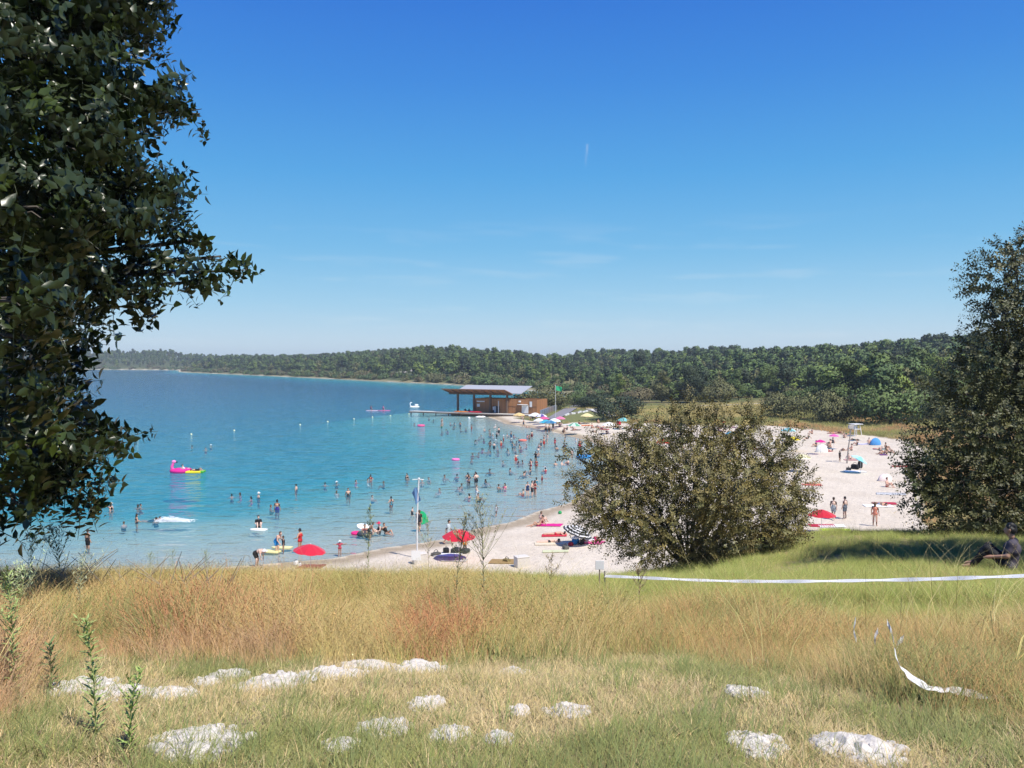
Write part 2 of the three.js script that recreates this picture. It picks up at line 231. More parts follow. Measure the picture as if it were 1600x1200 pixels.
// ---- woods: the nearest as single trees, the rest as one mass
{
  const rnd = mulberry(4242), spots = [];
  for (let i = 0; i < 60000 && spots.length < 9500; i++) {
    const d = 165 + Math.pow(rnd(), 1.15) * 1350, t = -0.72 + rnd() * 1.6, x = t * d;
    if (d > 780 && x > -150 && rnd() < 0.75) continue;
    if (d < 330 && (x < 14 || (d < 238 && t < 0.42) || (d < 265 && x < 40) || t < 0.05)) continue;
    const sd = inLakeDistance(x, d); if (sd < 5 || sd > 330) continue;
    if (d > 330 && rnd() < HEATH(x, d) * 0.9) continue;
    if (PATCHES.some(([a, b, r, q]) => Math.hypot((x - a) / (r * 1.05), (d - b + 12) / (q * 2 + 12)) < 1)) continue;
    if (d < 330 && rnd() < 0.35) continue; const low = t > 0.02 && t < 0.17 && d < 420;
    const edge = sd < 16 || (d < 330 && rnd() < (low ? 0.8 : 0.45));
    spots.push([x, d, edge ? 'shrub' : (rnd() < (d > 330 ? 0.75 : 0.28) ? 'pine' : rnd() < 0.5 ? 'oak' : 'tall'), rnd(), rnd(), sd]);
  }
  const lowness = (s) => s[1] < 520 ? piece(s[0] / s[1], [[-0.2, 1], [-0.02, 0.95], [0.04, 0.66], [0.17, 0.68], [0.24, 0.8], [0.34, 0.95], [0.5, 1.05], [1, 1.1]]) : 1, hOf = (s) => lowness(s) * hRaw(s) * (0.7 + 0.62 * fbm(s[0] * 0.025, s[1] * 0.025, 3)), hRaw = (s) => s[2] === 'shrub' ? 2.6 + s[3] * 2.6 : s[2] === 'pine' ? 6.3 + Math.pow(s[3], 1.6) * 6.8 : 6.5 + s[3] * 4;
  const colOf = (s) => s[2] === 'pine' ? (s[4] < 0.35 ? 'dark' : s[4] < 0.85 ? 'pine' : 'mid') : s[2] === 'shrub' ? (s[4] < 0.3 ? 'olive' : s[4] < 0.45 ? 'brown' : s[4] < 0.8 ? 'pine' : 'mid') : (s[4] < 0.3 ? 'olive' : s[4] < 0.65 ? 'mid' : 'light');
  const inView = (s) => Math.abs(s[0] / s[1]) < 0.66;
  spots.sort((a, b) => (inView(b) - inView(a)) || a[1] - b[1]);
  const words = { dark: 'dark green', pine: 'deep green', mid: 'fresh green', olive: 'olive', light: 'bright green', brown: 'brownish' }, kindWord = { pine: 'pine tree', oak: 'broadleaf tree', tall: 'slim tree', shrub: 'shrub' };
  spots.slice(0, 270).forEach((s) => { const c = colOf(s), where = s[1] < 330 ? 'in the wood behind the beach' : 'on the far lake shore'; tree(s[2], c, V(s[0], H(s[0], s[1]) - 0.15, -s[1]), hOf(s), words[c] + ' ' + kindWord[s[2]] + ' ' + where, words[c] + ' ' + kindWord[s[2]] + 's ' + where, 0.95 + s[3] * 0.35); });
  const m4 = new THREE.Matrix4(), q4 = new THREE.Quaternion(), up = V(0, 1, 0);
  for (const kind of ['pine', 'oak', 'tall', 'shrub']) {
    const mine = spots.slice(270).filter((s) => s[2] === kind), L = lobesFor(kind, mulberry(kind.length * 13)), [n, sz] = KINDS[kind];
    const g = mergeGeometries([crownGeometry(mulberry(5 + kind.length), L, n * 0.32, sz * 1.6, 0.85), (() => { const t = tube([V(0, -0.3, 0), V(0, KINDS[kind][4] * 0.5, 0), V(0, KINDS[kind][4], 0)], KINDS[kind][3], 0.05, 2, 4); t.deleteAttribute('uv'); t.setAttribute('color', new THREE.Float32BufferAttribute(new Float32Array(t.attributes.position.count * 3).fill(1.4), 3)); return t; })()]);
    const cols = mine.map((s) => GREENS[colOf(s)].clone().multiplyScalar(0.85 + s[3] * 0.35));
    instanced({ pine: 'far_pine_wood', oak: 'far_broadleaf_wood', tall: 'far_young_wood', shrub: 'far_scrub' }[kind], g, new THREE.MeshStandardMaterial({ vertexColors: true, roughness: 0.8 }), mine.map((s) => { const k = hOf(s) / HEIGHTS[kind], w = k * (1 + s[4] * 0.4); return new THREE.Matrix4().compose(V(s[0], H(s[0], s[1]) - 0.2, -s[1]), q4.clone().setFromAxisAngle(up, s[3] * 40), V(w, k, w)); }), cols)
      .userData.label = { pine: 'mass of pines covering the far hills', oak: 'mass of broadleaf trees on the hills', tall: 'mass of slim trees on the hills', shrub: 'scrub along the far shore' }[kind];
  }
}
console.log('woods done');

// ---------------------------------------------------------------- leafy sprays
function leafShape(len, w, fold, droop) {                         // one leaf along +y, folded on its midrib, tip bent down (towards +z)
  const p = [0, 0, 0, -w, len * 0.32, fold, 0, len * 0.34, 0, w, len * 0.32, fold, -w * 0.72, len * 0.66, fold + droop * 0.3, 0, len * 0.68, droop * 0.35, w * 0.72, len * 0.66, fold + droop * 0.3, 0, len, droop];
  return geom(p, null, [0, 2, 1, 0, 3, 2, 1, 2, 5, 1, 5, 4, 2, 3, 6, 2, 6, 5, 4, 5, 7, 5, 6, 7]);
}
function spray(rnd, length, leaves, leaf, hang, spreadIn = 1) {   // a twig along +y with leaves round it; leaf is [len, width]
  const out = [], m = new THREE.Matrix4(), q = new THREE.Quaternion(), e = new THREE.Euler(), stem = tube([V(0, 0, 0), V(0.03, length * 0.5, 0.02), V(0, length, 0)], leaf[0] * 0.05, leaf[0] * 0.02, 3, 3); stem.deleteAttribute('uv');
  out.push(stem);
  for (let i = 0; i < leaves; i++) {
    const t = 0.12 + 0.88 * (i + rnd() * 0.6) / leaves, a = i * 2.4 + rnd(), s = 0.7 + rnd() * 0.5, g = leafShape(leaf[0] * s, leaf[1] * s, leaf[1] * 0.25, -leaf[0] * 0.12);
    e.set(0.75 + rnd() * 0.7 + hang * rnd(), a, (rnd() - 0.5) * 0.8, 'YXZ'); g.applyMatrix4(m.compose(V(Math.sin(a) * 0.02 * spreadIn, t * length, Math.cos(a) * 0.02 * spreadIn), q.setFromEuler(e), V(1, 1, 1))); out.push(g);
  }
  return mergeGeometries(out);
}
const UP = V(0, 1, 0);
function sprayMatrices(rnd, lobes, count, { droop = 0.25, shell = 0.35, squash = 0.85, scale = [0.8, 1.25], keep } = {}) {
  const out = [], tot = lobes.reduce((s, l) => s + l[3] ** 2, 0), n = V(), c = V(), dir = V(), q = new THREE.Quaternion(), q2 = new THREE.Quaternion();
  for (const [lx, ly, lz, r] of lobes) { const m = Math.round(count * r * r / tot);
    for (let i = 0; i < m; i++) { do n.set(rnd() * 2 - 1, rnd() * 2 - 1, rnd() * 2 - 1); while (n.lengthSq() > 1 || n.lengthSq() < 0.02); n.normalize();
      const rr = r * (shell + (1 - shell) * Math.sqrt(rnd())); c.set(lx + n.x * rr, ly + n.y * rr * squash, lz + n.z * rr); if (keep && !keep(c)) continue;
      dir.copy(n).add(V((rnd() - 0.5) * 0.9, (rnd() - 0.5) * 0.7 - droop, (rnd() - 0.5) * 0.9)).normalize(); q.setFromUnitVectors(UP, dir); q2.setFromAxisAngle(UP, rnd() * 6.28); const k = lerp(scale[0], scale[1], rnd());
      out.push(new THREE.Matrix4().compose(c, q.clone().multiply(q2), V(k, k, k))); } }
  return out;
}
function limbs(rnd, from, lobes, r0, each = 5, bend = 0.3) {
  const g = []; for (const [x, y, z, r] of lobes) { const end = V(x, y, z), mid = from.clone().lerp(end, 0.5).add(V((rnd() - 0.5) * bend, bend * (rnd() + 0.2), (rnd() - 0.5) * bend)); g.push(tube([from, mid, end], r0, r0 * 0.14, 8, 5));
    for (let k = 0; k < each; k++) { const e = end.clone().add(V((rnd() - 0.5) * r * 1.7, (rnd() - 0.5) * r * 1.4, (rnd() - 0.5) * r * 1.7)); g.push(tube([mid.clone().lerp(end, 0.3 + rnd() * 0.6), end.clone().lerp(e, 0.5).add(V(0, 0.1 * r, 0)), e], r0 * 0.3, r0 * 0.06, 5, 4)); } }
  return mergeGeometries(g);
}
// ---- the big leafy tree whose crown hangs into the picture; the stem stands outside it
{
  const rnd = mulberry(31), spec = [[60, -60, 9, 190], [190, 20, 9, 85], [70, 110, 8.5, 130], [215, 150, 9, 75], [275, 165, 9.2, 42], [312, 178, 9.3, 24], [110, 215, 8.2, 110], [30, 320, 7.6, 120], [215, 300, 9, 85], [150, 350, 8.6, 110], [310, 375, 9.3, 52], [345, 400, 9.4, 34], [376, 424, 9.5, 18], [330, 440, 9.4, 22], [270, 430, 9.2, 55], [190, 450, 8.8, 66], [90, 440, 8.2, 90], [20, 470, 6.4, 80], [90, 530, 8.4, 62], [15, 600, 6.6, 78], [50, 700, 8.2, 95], [140, 690, 8.8, 58], [110, 760, 8.6, 66], [30, 790, 8.0, 60], [185, 690, 9, 20], [0, 560, 11.2, 110], [30, 660, 11.4, 90], [-120, 500, 11.6, 200], [-200, 100, 9, 330], [-230, 420, 8.5, 300], [-260, 700, 8.5, 240], [-420, 300, 11, 420], [-250, -300, 9.5, 380], [60, -250, 9.5, 200]];  // lobes set behind the lower crown are added to throw more shade on the bank
  const lobes = spec.map(([x, y, d, r], i) => { const p = atDepth(x, y, d); if (i < 25) r = Math.max(11, r - 30); return [p.x, p.y, p.z, r / FOCAL * d]; });
  const base = V(-8.6, H(-8.6, 9.6) - 0.2, -9.6), rel = lobes.map(([x, y, z, r]) => [x - base.x, y - base.y, z - base.z, r]);
  const t = thing('leafy_tree', 'tall glossy-leaved tree whose dark crown overhangs the grass beside the lake', 'tree', base);
  part('trunk', mergeGeometries([tube([V(0, -0.3, 0), V(0.15, 3, 0), V(0.1, 6, 0.2), V(0, 10, 0)], 0.34, 0.12, 10, 9), limbs(mulberry(5), V(0.1, 3.6, 0), rel.slice(6), 0.075, 4), limbs(mulberry(6), V(0.1, 6.0, 0.1), rel.slice(0, 6), 0.075, 4)]), greyBark, t);
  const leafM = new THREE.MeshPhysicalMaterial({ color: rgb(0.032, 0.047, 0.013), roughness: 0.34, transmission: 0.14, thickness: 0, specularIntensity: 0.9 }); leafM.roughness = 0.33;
  const LEAF = [0.108, 0.031], sp = [1, 2, 3].map((k) => spray(mulberry(60 + k), 0.40, 15, LEAF, 1.2));
  const vis = sprayMatrices(rnd, rel.slice(0, 25), 1900, { droop: 0.4, shell: 0.2, squash: 0.68, scale: [0.6, 1.25] }), off = sprayMatrices(rnd, rel.slice(25), 2300, { droop: 0.3, shell: 0.5, scale: [1.2, 1.9] }), all = vis.concat(off), tint = (m) => { const k = 0.75 + rnd() * 0.5, y = rnd() < 0.12 ? 1.7 : 1; return rgb(k * y, k * y, k * (y > 1 ? 0.8 : 1)); };
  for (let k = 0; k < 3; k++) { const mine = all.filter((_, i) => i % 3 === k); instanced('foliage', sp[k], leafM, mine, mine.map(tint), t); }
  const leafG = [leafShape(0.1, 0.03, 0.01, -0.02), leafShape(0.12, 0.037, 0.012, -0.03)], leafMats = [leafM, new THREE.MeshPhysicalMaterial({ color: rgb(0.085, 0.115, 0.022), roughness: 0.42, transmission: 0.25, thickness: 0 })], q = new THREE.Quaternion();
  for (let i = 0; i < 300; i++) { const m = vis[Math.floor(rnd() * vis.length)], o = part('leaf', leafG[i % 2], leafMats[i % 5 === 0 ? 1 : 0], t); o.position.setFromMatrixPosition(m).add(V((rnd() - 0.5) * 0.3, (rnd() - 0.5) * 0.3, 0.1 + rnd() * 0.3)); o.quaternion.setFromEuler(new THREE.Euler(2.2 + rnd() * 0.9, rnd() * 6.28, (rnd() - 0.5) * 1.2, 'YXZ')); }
}
// ---- the loose willow bush in the middle and the dark trees on the right
function bigBush(name, label, category, base, lobes, o) {
  const rnd = mulberry(o.seed), rel = lobes.map(([x, y, z, r]) => [x - base.x, y - base.y, z - base.z, r]), t = thing(name, label, category, base);
  part(o.trunkName || 'stems', mergeGeometries([...(o.trunk || []), limbs(mulberry(o.seed + 1), V(0, o.fork ?? 0, 0), rel, o.limb, o.twigs, 0.5)]), o.bark, t);
  const sprays = [0, 1, 2].map((k) => spray(mulberry(o.seed + 10 + k), o.len, o.leaves, o.leaf, 0.5)), all = sprayMatrices(rnd, rel, o.count, { droop: o.droop, shell: o.shell, squash: o.squash ?? 0.9 });
  for (let k = 0; k < 3; k++) { const mine = all.filter((_, i) => i % 3 === k); instanced('foliage', sprays[k], o.mat, mine, mine.map(() => { const v = 0.7 + rnd() * 0.65, w = rnd(); return rgb(v * (1 + 0.25 * w), v, v * (1 - 0.2 * w)); }), t); }
  return t;
}
const lobeAt = (list, k = 1) => list.map(([x, y, d, r]) => { r *= k; const p = atDepth(x, y, d); return [p.x, p.y, p.z, r / FOCAL * d]; });
{
  const D = 22.5, base = V(5.0, H(5.0, D) - 0.1, -D);
  bigBush('willow_bush', 'wide loose olive-brown bush on the grassy bank before the beach', 'bush', base, lobeAt([[960, 800, 22, 62], [1030, 820, 21.6, 66], [1110, 830, 21.6, 66], [1190, 800, 22, 66], [1230, 760, 22.6, 42], [1000, 740, 22.6, 62], [1080, 750, 21.6, 74], [1160, 735, 22.4, 68], [960, 720, 23, 42], [1020, 690, 23, 44], [1090, 680, 22.6, 46], [1150, 675, 22.8, 40], [1210, 710, 23, 38], [922, 745, 22.4, 24], [938, 795, 21.8, 26], [1226, 820, 22, 30], [904, 770, 22, 13], [1060, 655, 23, 24], [1180, 655, 23, 22], [1130, 780, 20.8, 60], [888, 752, 22.2, 10], [896, 790, 21.9, 10], [1250, 790, 22, 14], [1246, 838, 21.9, 14], [985, 665, 23, 20], [1120, 640, 23, 15], [1235, 680, 23, 16], [930, 700, 22.8, 20], [900, 715, 22.6, 14], [1075, 636, 23, 12], [1010, 860, 21.4, 38], [1120, 862, 21.2, 36], [1210, 850, 21.8, 30]], 0.88),
    { seed: 210, bark: greyBark, limb: 0.035, twigs: 9, len: 0.46, leaves: 26, leaf: [0.066, 0.019], count: 3500, droop: -0.2, shell: 0.02, mat: leafMat(0.165, 0.16, 0.058, 0.6) });
  const D2 = 25, b2 = V(16.4, H(16.4, D2) - 0.1, -D2);
  bigBush('oak_tree', 'large dark oak at the edge of the right beach', 'tree', b2, lobeAt([[1560, 440, 25, 50], [1585, 400, 25, 34], [1600, 490, 25, 55], [1555, 500, 24.6, 32], [1570, 580, 24.6, 80], [1500, 610, 24.4, 52], [1640, 600, 25, 110], [1510, 680, 23.6, 78], [1590, 690, 23.2, 90], [1460, 720, 23.6, 50], [1440, 762, 23.2, 36], [1500, 755, 22.8, 58], [1580, 780, 22.4, 72], [1470, 800, 22.8, 36], [1540, 815, 22, 44], [1620, 810, 22, 60], [1700, 560, 25, 120], [1720, 720, 24, 130], [1780, 600, 25, 150], [1430, 735, 23, 22], [1700, 440, 25, 90]]),
    { seed: 320, bark: barkMat, limb: 0.075, twigs: 7, fork: 2.2, trunkName: 'trunk', trunk: [tube([V(0, -0.4, 0), V(0.1, 1.2, 0), V(0, 4, 0)], 0.32, 0.16, 6, 8)], len: 0.5, leaves: 18, leaf: [0.085, 0.03], count: 6600, droop: 0.05, shell: 0.12, mat: leafMat(0.07, 0.085, 0.028, 0.55) });
  const D3 = 14.3, x3 = 13.6, b3 = V(x3, H(x3, D3) - 0.1, -D3), l3 = []; const r3 = mulberry(9); for (let i = 0; i < 16; i++) { const a = r3() * 6.28, w = 2.6 * Math.sqrt(r3()); l3.push([x3 + Math.cos(a) * w, b3.y + 4.5 + r3() * 4, -D3 + Math.sin(a) * w, 1.0 + r3() * 0.5]); }
  bigBush('shade_tree', 'broad tree standing past the tape that shades the seated person', 'tree', b3, l3, { seed: 410, bark: barkMat, limb: 0.08, twigs: 5, fork: 2.6, trunkName: 'trunk', trunk: [tube([V(0, -0.4, 0), V(0, 2, 0), V(0.1, 5, 0)], 0.28, 0.15, 6, 8)], len: 0.6, leaves: 16, leaf: [0.11, 0.036], count: 2000, droop: 0.1, shell: 0.3, mat: leafMat(0.06, 0.075, 0.025, 0.5) });
}
// ---------------------------------------------------------------- grasses of the bank
function tuft(rnd, blades, h, spreadR, w, lean, seedHead = 0) {
  const p = [], no = [], ix = [], col = [];
  for (let b = 0; b < blades; b++) {
    const a = rnd() * 6.28, r = spreadR * Math.sqrt(rnd()), bx = Math.cos(a) * r, bz = Math.sin(a) * r, hh = h * (0.5 + 0.5 * rnd()), la = a + (rnd() - 0.5) * 2, l = lean * hh * (0.25 + rnd()), f = (rnd() - 0.5) * 2.7, wx = Math.cos(f) * w, wz = Math.sin(f) * w, S = 4, k0 = p.length / 3, t0 = 0.72 + rnd() * 0.56;
    const n = V(-Math.sin(f) * 0.6, 0.9, Math.cos(f) * 0.6).normalize();
    for (let i = 0; i <= S; i++) { const t = i / S, k = 1 - t * 0.92, cx = bx + Math.cos(la) * l * t * t, cz = bz + Math.sin(la) * l * t * t, cy = hh * (t - 0.18 * lean * t * t); p.push(cx - wx * k, cy, cz - wz * k, cx + wx * k, cy, cz + wz * k); for (let c = 0; c < 2; c++) { no.push(n.x, n.y, n.z); col.push(t0, t0, t0); } }
    for (let i = 0; i < S; i++) { const k = k0 + i * 2; ix.push(k, k + 1, k + 2, k + 1, k + 3, k + 2); }
    if (rnd() < seedHead) for (let j = 0; j < 9; j++) { const t = 0.74 + 0.28 * j / 9, cx = bx + Math.cos(la) * l * t * t, cz = bz + Math.sin(la) * l * t * t, cy = hh * (t - 0.18 * lean * t * t), k = p.length / 3, g = rnd() * 6.28, s = w * 1.7; p.push(cx, cy, cz, cx + Math.cos(g) * s, cy + s * 2.2, cz + Math.sin(g) * s, cx + Math.cos(g) * s * 0.3, cy + s * 3.2, cz + Math.sin(g) * s * 0.3); for (let c = 0; c < 3; c++) { no.push(0, 0.9, 0.44); col.push(t0 * 1.15, t0 * 0.95, t0 * 0.85); } ix.push(k, k + 1, k + 2); }
  }
  return geom(p, no, ix, null, col);
}
{
  const rnd = mulberry(88), gm = new THREE.MeshStandardMaterial({ vertexColors: true, roughness: 0.8 });
  const kinds = {
    meadow_grass: [[1, 2, 3].map((k) => tuft(mulberry(100 + k), 18, 0.42, 0.13, 0.0021, 0.75, 0.2)), []],
    seed_grass: [[1, 2, 3].map((k) => tuft(mulberry(200 + k), 20, 0.40, 0.13, 0.0017, 0.5, 0.45)), []],
    green_grass: [[1, 2, 3].map((k) => tuft(mulberry(300 + k), 18, 0.36, 0.11, 0.0032, 0.7)), []],
    turf: [[1, 2, 3].map((k) => tuft(mulberry(400 + k), 24, 0.05, 0.10, 0.0019, 1.3)), []],
    arching_grass: [[1, 2].map((k) => tuft(mulberry(500 + k), 5, 1.1, 0.14, 0.0026, 0.95, 0.5)), []],
  };
  const put = (k, x, d, s, c) => kinds[k][1].push([new THREE.Matrix4().compose(V(x, H(x, d) - 0.01, -d), new THREE.Quaternion().setFromEuler(new THREE.Euler((rnd() - 0.5) * 0.3, (rnd() - 0.5) * 1.8, (rnd() - 0.5) * 0.3)), V(s, s * (0.85 + rnd() * 0.3), s)), c]);
  const vary = (r, g, b) => { const k = 0.78 + rnd() * 0.44; return rgb(r * k * (0.94 + rnd() * 0.12), g * k, b * k * (0.85 + rnd() * 0.3)); };
  // where the path of short turf and the tall growth lie
  const tall = (x, d) => { const n = fbm(x * 0.5 + 3, d * 0.5, 3) - 0.5, path = 5.7 + 0.35 * Math.sin(x * 0.8) + n * 1.2 - 0.9 * sstep(0.6, 2.4, x) - 1.7 * sstep(1.0, 2.6, x) ; return Math.max(sstep(path - 0.25, path + 0.5, d), sstep(-1.95, -2.35, x - (d - 3) * -0.42) * 1); };
  for (let i = 0; i < 90000; i++) {
    const d = 2.6 + Math.pow(rnd(), 1.35) * 23, x = (rnd() * 2 - 1) * (d * 0.70 + 1.2); if (d > 31) continue;
    const tl = tall(x, d), n1 = fbm(x * 0.55 + 11, d * 0.4, 3), n2 = fbm(x * 1.6, d * 1.6 + 30, 3), right = sstep(0.2, 2.6, x - (9 - d) * 0.3) * sstep(6.2, 8.6, d), rust = Math.exp(-(((x + 0.56) / 0.22) ** 2) - ((d - 6.2) / 0.4) ** 2) + 0.35 * Math.exp(-(((x + 2.5) / 0.45) ** 2) - ((d - 6.6) / 0.6) ** 2);
    if (rnd() > tl) { if (d < 7.5) { const g = sstep(0.46, 0.66, n2 + 0.05 * sstep(0, 2, x)); if (rnd() < 0.94) put('turf', x, d, 0.7 + rnd() * 0.7, rnd() < g * 0.75 + 0.14 ? vary(0.25, 0.25, 0.08) : vary(0.48, 0.375, 0.185)); if (rnd() < 0.03 + 0.1 * g) put('green_grass', x, d, 0.25 + rnd() * 0.4, vary(0.17, 0.2, 0.06)); } continue; }
    const brown = sstep(13, 7.5, d) * (1 - right * 0.75), green = Math.max(right * 0.8, 0.75 * sstep(0.56, 0.7, n1) * sstep(9, 5.5, d), 0.42 * sstep(0.3, 2, x) * sstep(7.2, 4.5, d));
    const patch = 0.55 + 0.6 * sstep(0.3, 0.65, fbm(x * 0.9 + 50, d * 0.9, 3)); const size = patch * (0.75 + 0.5 * rnd()) * lerp(1, 0.72, sstep(0.8, 1.8, x) * sstep(8, 6, d)) * lerp(0.45, 1, tl) * (d > 15 ? 0.88 : 1) * lerp(1, 0.72, right), r = rnd();
    if (rnd() < rust) put('seed_grass', x, d, size * 1.25, vary(0.40, 0.19, 0.09));
    else if (r < green) put('green_grass', x, d, size * 1.15, right > 0.3 ? vary(0.25, 0.285, 0.065) : vary(0.20, 0.22, 0.065));
    else if (r < green + brown * 0.5) put('seed_grass', x, d, size, n2 > 0.52 ? vary(0.44, 0.275, 0.12) : vary(0.48, 0.355, 0.16));
    else put('meadow_grass', x, d, size, x < -1.6 && d < 6 ? vary(0.44, 0.29, 0.16) : n1 > 0.54 ? vary(0.35, 0.32, 0.10) : vary(0.48, 0.385, 0.15));
    if (rnd() < (x > 0.4 && d < 9 ? 0.007 : 0.0015)) put('arching_grass', x, d, 0.65 + rnd() * 0.4, vary(0.44, 0.38, 0.16));
  }
  const titles = { meadow_grass: 'tall straw-coloured meadow grass on the bank', seed_grass: 'brown and rust seeding grass on the bank', green_grass: 'green grass on the bank', turf: 'short dry turf of the mown path', arching_grass: 'long arching grass stems' };
  for (const k of Object.keys(kinds)) { const [gs, list] = kinds[k]; gs.forEach((g, j) => { const mine = list.filter((_, i) => i % gs.length === j); if (mine.length) instanced(numbered(k), g, gm, mine.map((m) => m[0]), mine.map((m) => m[1])).userData.label = titles[k]; }); }
}
// rough grass round the back of the beach
{
  const rnd = mulberry(91), gm = new THREE.MeshStandardMaterial({ vertexColors: true, roughness: 0.85 }), g = tuft(mulberry(7), 26, 0.8, 0.5, 0.02, 0.5), mats = [], cols = [];
  for (let i = 0; i < 26000; i++) { const d = 40 + rnd() * 170, x = 4 + rnd() * 130; if (d < 190 && Math.abs(x / d) > 0.75) continue; const sd = inLakeDistance(x, d), e = (fbm(x * 0.13 + 5, d * 0.13, 4) - 0.5) * 6; if (sd < 4 || inside(SAND, x + e * 0.5, d + e) || inside([[6, 164], [20, 161], [30, 166], [26, 190], [12, 205], [2, 180]], x, d)) continue;
    const n = fbm(x * 0.12, d * 0.12 + 8, 3), s = 0.6 + rnd() * 0.8, k = 0.8 + rnd() * 0.4; mats.push(new THREE.Matrix4().compose(V(x, H(x, d) - 0.05, -d), new THREE.Quaternion().setFromAxisAngle(UP, (rnd() - 0.5) * 2), V(s, s * 0.8, s))); cols.push(n > 0.52 ? rgb(0.20 * k, 0.20 * k, 0.06 * k) : d < 160 && n < 0.45 ? rgb(0.34 * k, 0.20 * k, 0.085 * k) : rgb(0.36 * k, 0.29 * k, 0.11 * k)); }
  instanced('rough_grass', g, gm, mats, cols).userData.label = 'rough dry grass behind the beach';
}
console.log('grass done');

// ---------------------------------------------------------------- heaps of pale sand turned up along the path
{
  const sandM = new THREE.MeshStandardMaterial({ color: rgb(0.68, 0.63, 0.56), map: speckle, bumpMap: groundBump, bumpScale: 0.01, roughness: 0.97 });
  const heaps = [[575, 1046, 70, 0.3, 'crumbly pale sand heap with a rounded top, the end of the long ridge'], [520, 1056, 90, 0.24, 'lumpy pale sand heap in the middle of the long ridge'], [430, 1068, 110, 0.14, 'low spread of pale sand ending the long ridge'], [657, 1046, 76, 0.26, 'separate pale sand heap beside the rust-coloured grass'], [130, 1074, 84, 0.1, 'flat pale sand patch near the green weeds'], [195, 1086, 76, 0.07, 'thin pale sand patch crossing the mown path'], [360, 1056, 44, 0.1, 'small pale sand heap at the edge of the tall grass'], [325, 1068, 34, 0.08, 'tiny pale sand spill behind the path'], [270, 1086, 60, 0.05, 'scattered sand smear on the mown path'], [312, 1162, 136, 0.07, 'long flat pale sand patch in the short turf'], [534, 1168, 42, 0.16, 'little pale sand mound standing alone in the turf'], [600, 1144, 80, 0.1, 'pale sand patch under a tuft of green grass'], [664, 1104, 48, 0.14, 'pale sand heap alone in the green turf'], [700, 1150, 52, 0.12, 'pale sand mound between two smaller spills'], [780, 1158, 38, 0.08, 'small flat sand spill in the turf'], [885, 1114, 56, 0.14, 'pale sand heap near the tall brown grass'], [812, 1114, 24, 0.1, 'tiny sand crumb pile in the grass'], [805, 1053, 40, 0.1, 'pale sand spill half hidden by brown grass'], [1185, 1166, 80, 0.16, 'pale sand heap with dark roots across it'], [1338, 1172, 116, 0.26, 'largest pale sand heap with torn roots on top'], [1165, 973, 64, 0.12, 'pale sand patch in the yellow-green grass'], [1168, 1086, 56, 0.14, 'pale sand heap among tall straw grass'], [1186, 1038, 34, 0.14, 'small sand heap hidden in straw grass']];
  heaps.forEach(([px, py, w, k, label], n) => {
    const c = onGround(px, py), d = -c.z, wm = w / FOCAL * d * 1.04, dm = wm * 0.85 + 0.12, hm = Math.max(0.03, wm * k * 0.55), N = 44, p = [], ix = [], uv = [];
    for (let j = 0; j <= N; j++) for (let i = 0; i <= N; i++) {
      const u = i / N * 2 - 1, v = j / N * 2 - 1, a = Math.atan2(v, u), edge = 0.72 + 0.5 * fbm(Math.cos(a) * 1.6 + n * 7, Math.sin(a) * 1.6, 3), r = Math.hypot(u, v) / edge, x = c.x + u * wm * 0.62, dd = d - v * dm * 0.62;
      const lump = Math.abs(fbm(x * 9 + n, dd * 9, 3) - 0.5) * 2, base = Math.max(0, 1 - r * r), y = hm * (Math.pow(base, 1.25) * (0.3 + 1.1 * fbm(x * 6, dd * 6 + n, 2)) + (base > 0 ? (0.35 - lump) * 1.1 * Math.min(1, base * 3) : 0)) + Math.min(1, base * 3) * 0.022 - (r > 1 ? 0.05 : 0.012);
      p.push(x - c.x, H(x, dd) + y - c.y - 0.01, -dd - c.z); uv.push(x / 0.8, dd / 0.8); }
    for (let j = 0; j < N; j++) for (let i = 0; i < N; i++) { const a = j * (N + 1) + i, b = a + N + 1; ix.push(a, b, a + 1, b, b + 1, a + 1); }
    const gs = [geom(p, null, ix, uv)], cr = mulberry(n + 3);
    for (let i = 0; i < 220; i++) { const a = cr() * 6.28, q = Math.pow(cr(), 0.6), x = c.x + Math.cos(a) * q * wm * 0.56, dd = d + Math.sin(a) * q * dm * 0.5, z = Math.min(0.06, (0.006 + 0.05 * cr() * cr()) * (0.45 + wm)), g = new THREE.IcosahedronGeometry(z, 1), v = g.attributes.position; for (let k = 0; k < v.count; k++) { const f = 0.75 + 0.5 * hash2(Math.round(v.getX(k) * 4000) + i, Math.round(v.getY(k) * 4000 + v.getZ(k) * 9000)); v.setXYZ(k, v.getX(k) * f, v.getY(k) * f * 0.8, v.getZ(k) * f); } g.computeVertexNormals(); g.translate(x - c.x, H(x, dd) - c.y + hm * Math.pow(1 - q, 1.2) * 0.75 + z * 0.2, -dd - c.z); gs.push(g); }
    gs.forEach((g, k) => { if (k) gs[k] = geom(Array.from(g.attributes.position.array), Array.from(g.attributes.normal.array), [...Array(g.attributes.position.count).keys()], Array.from(g.attributes.uv.array, (q) => q * 0.05)); });
    single('sand_heap', mergeGeometries(gs), sandM, label, 'sand heap', 'pale sand heaps along the mown path').position.copy(c);
  });
}
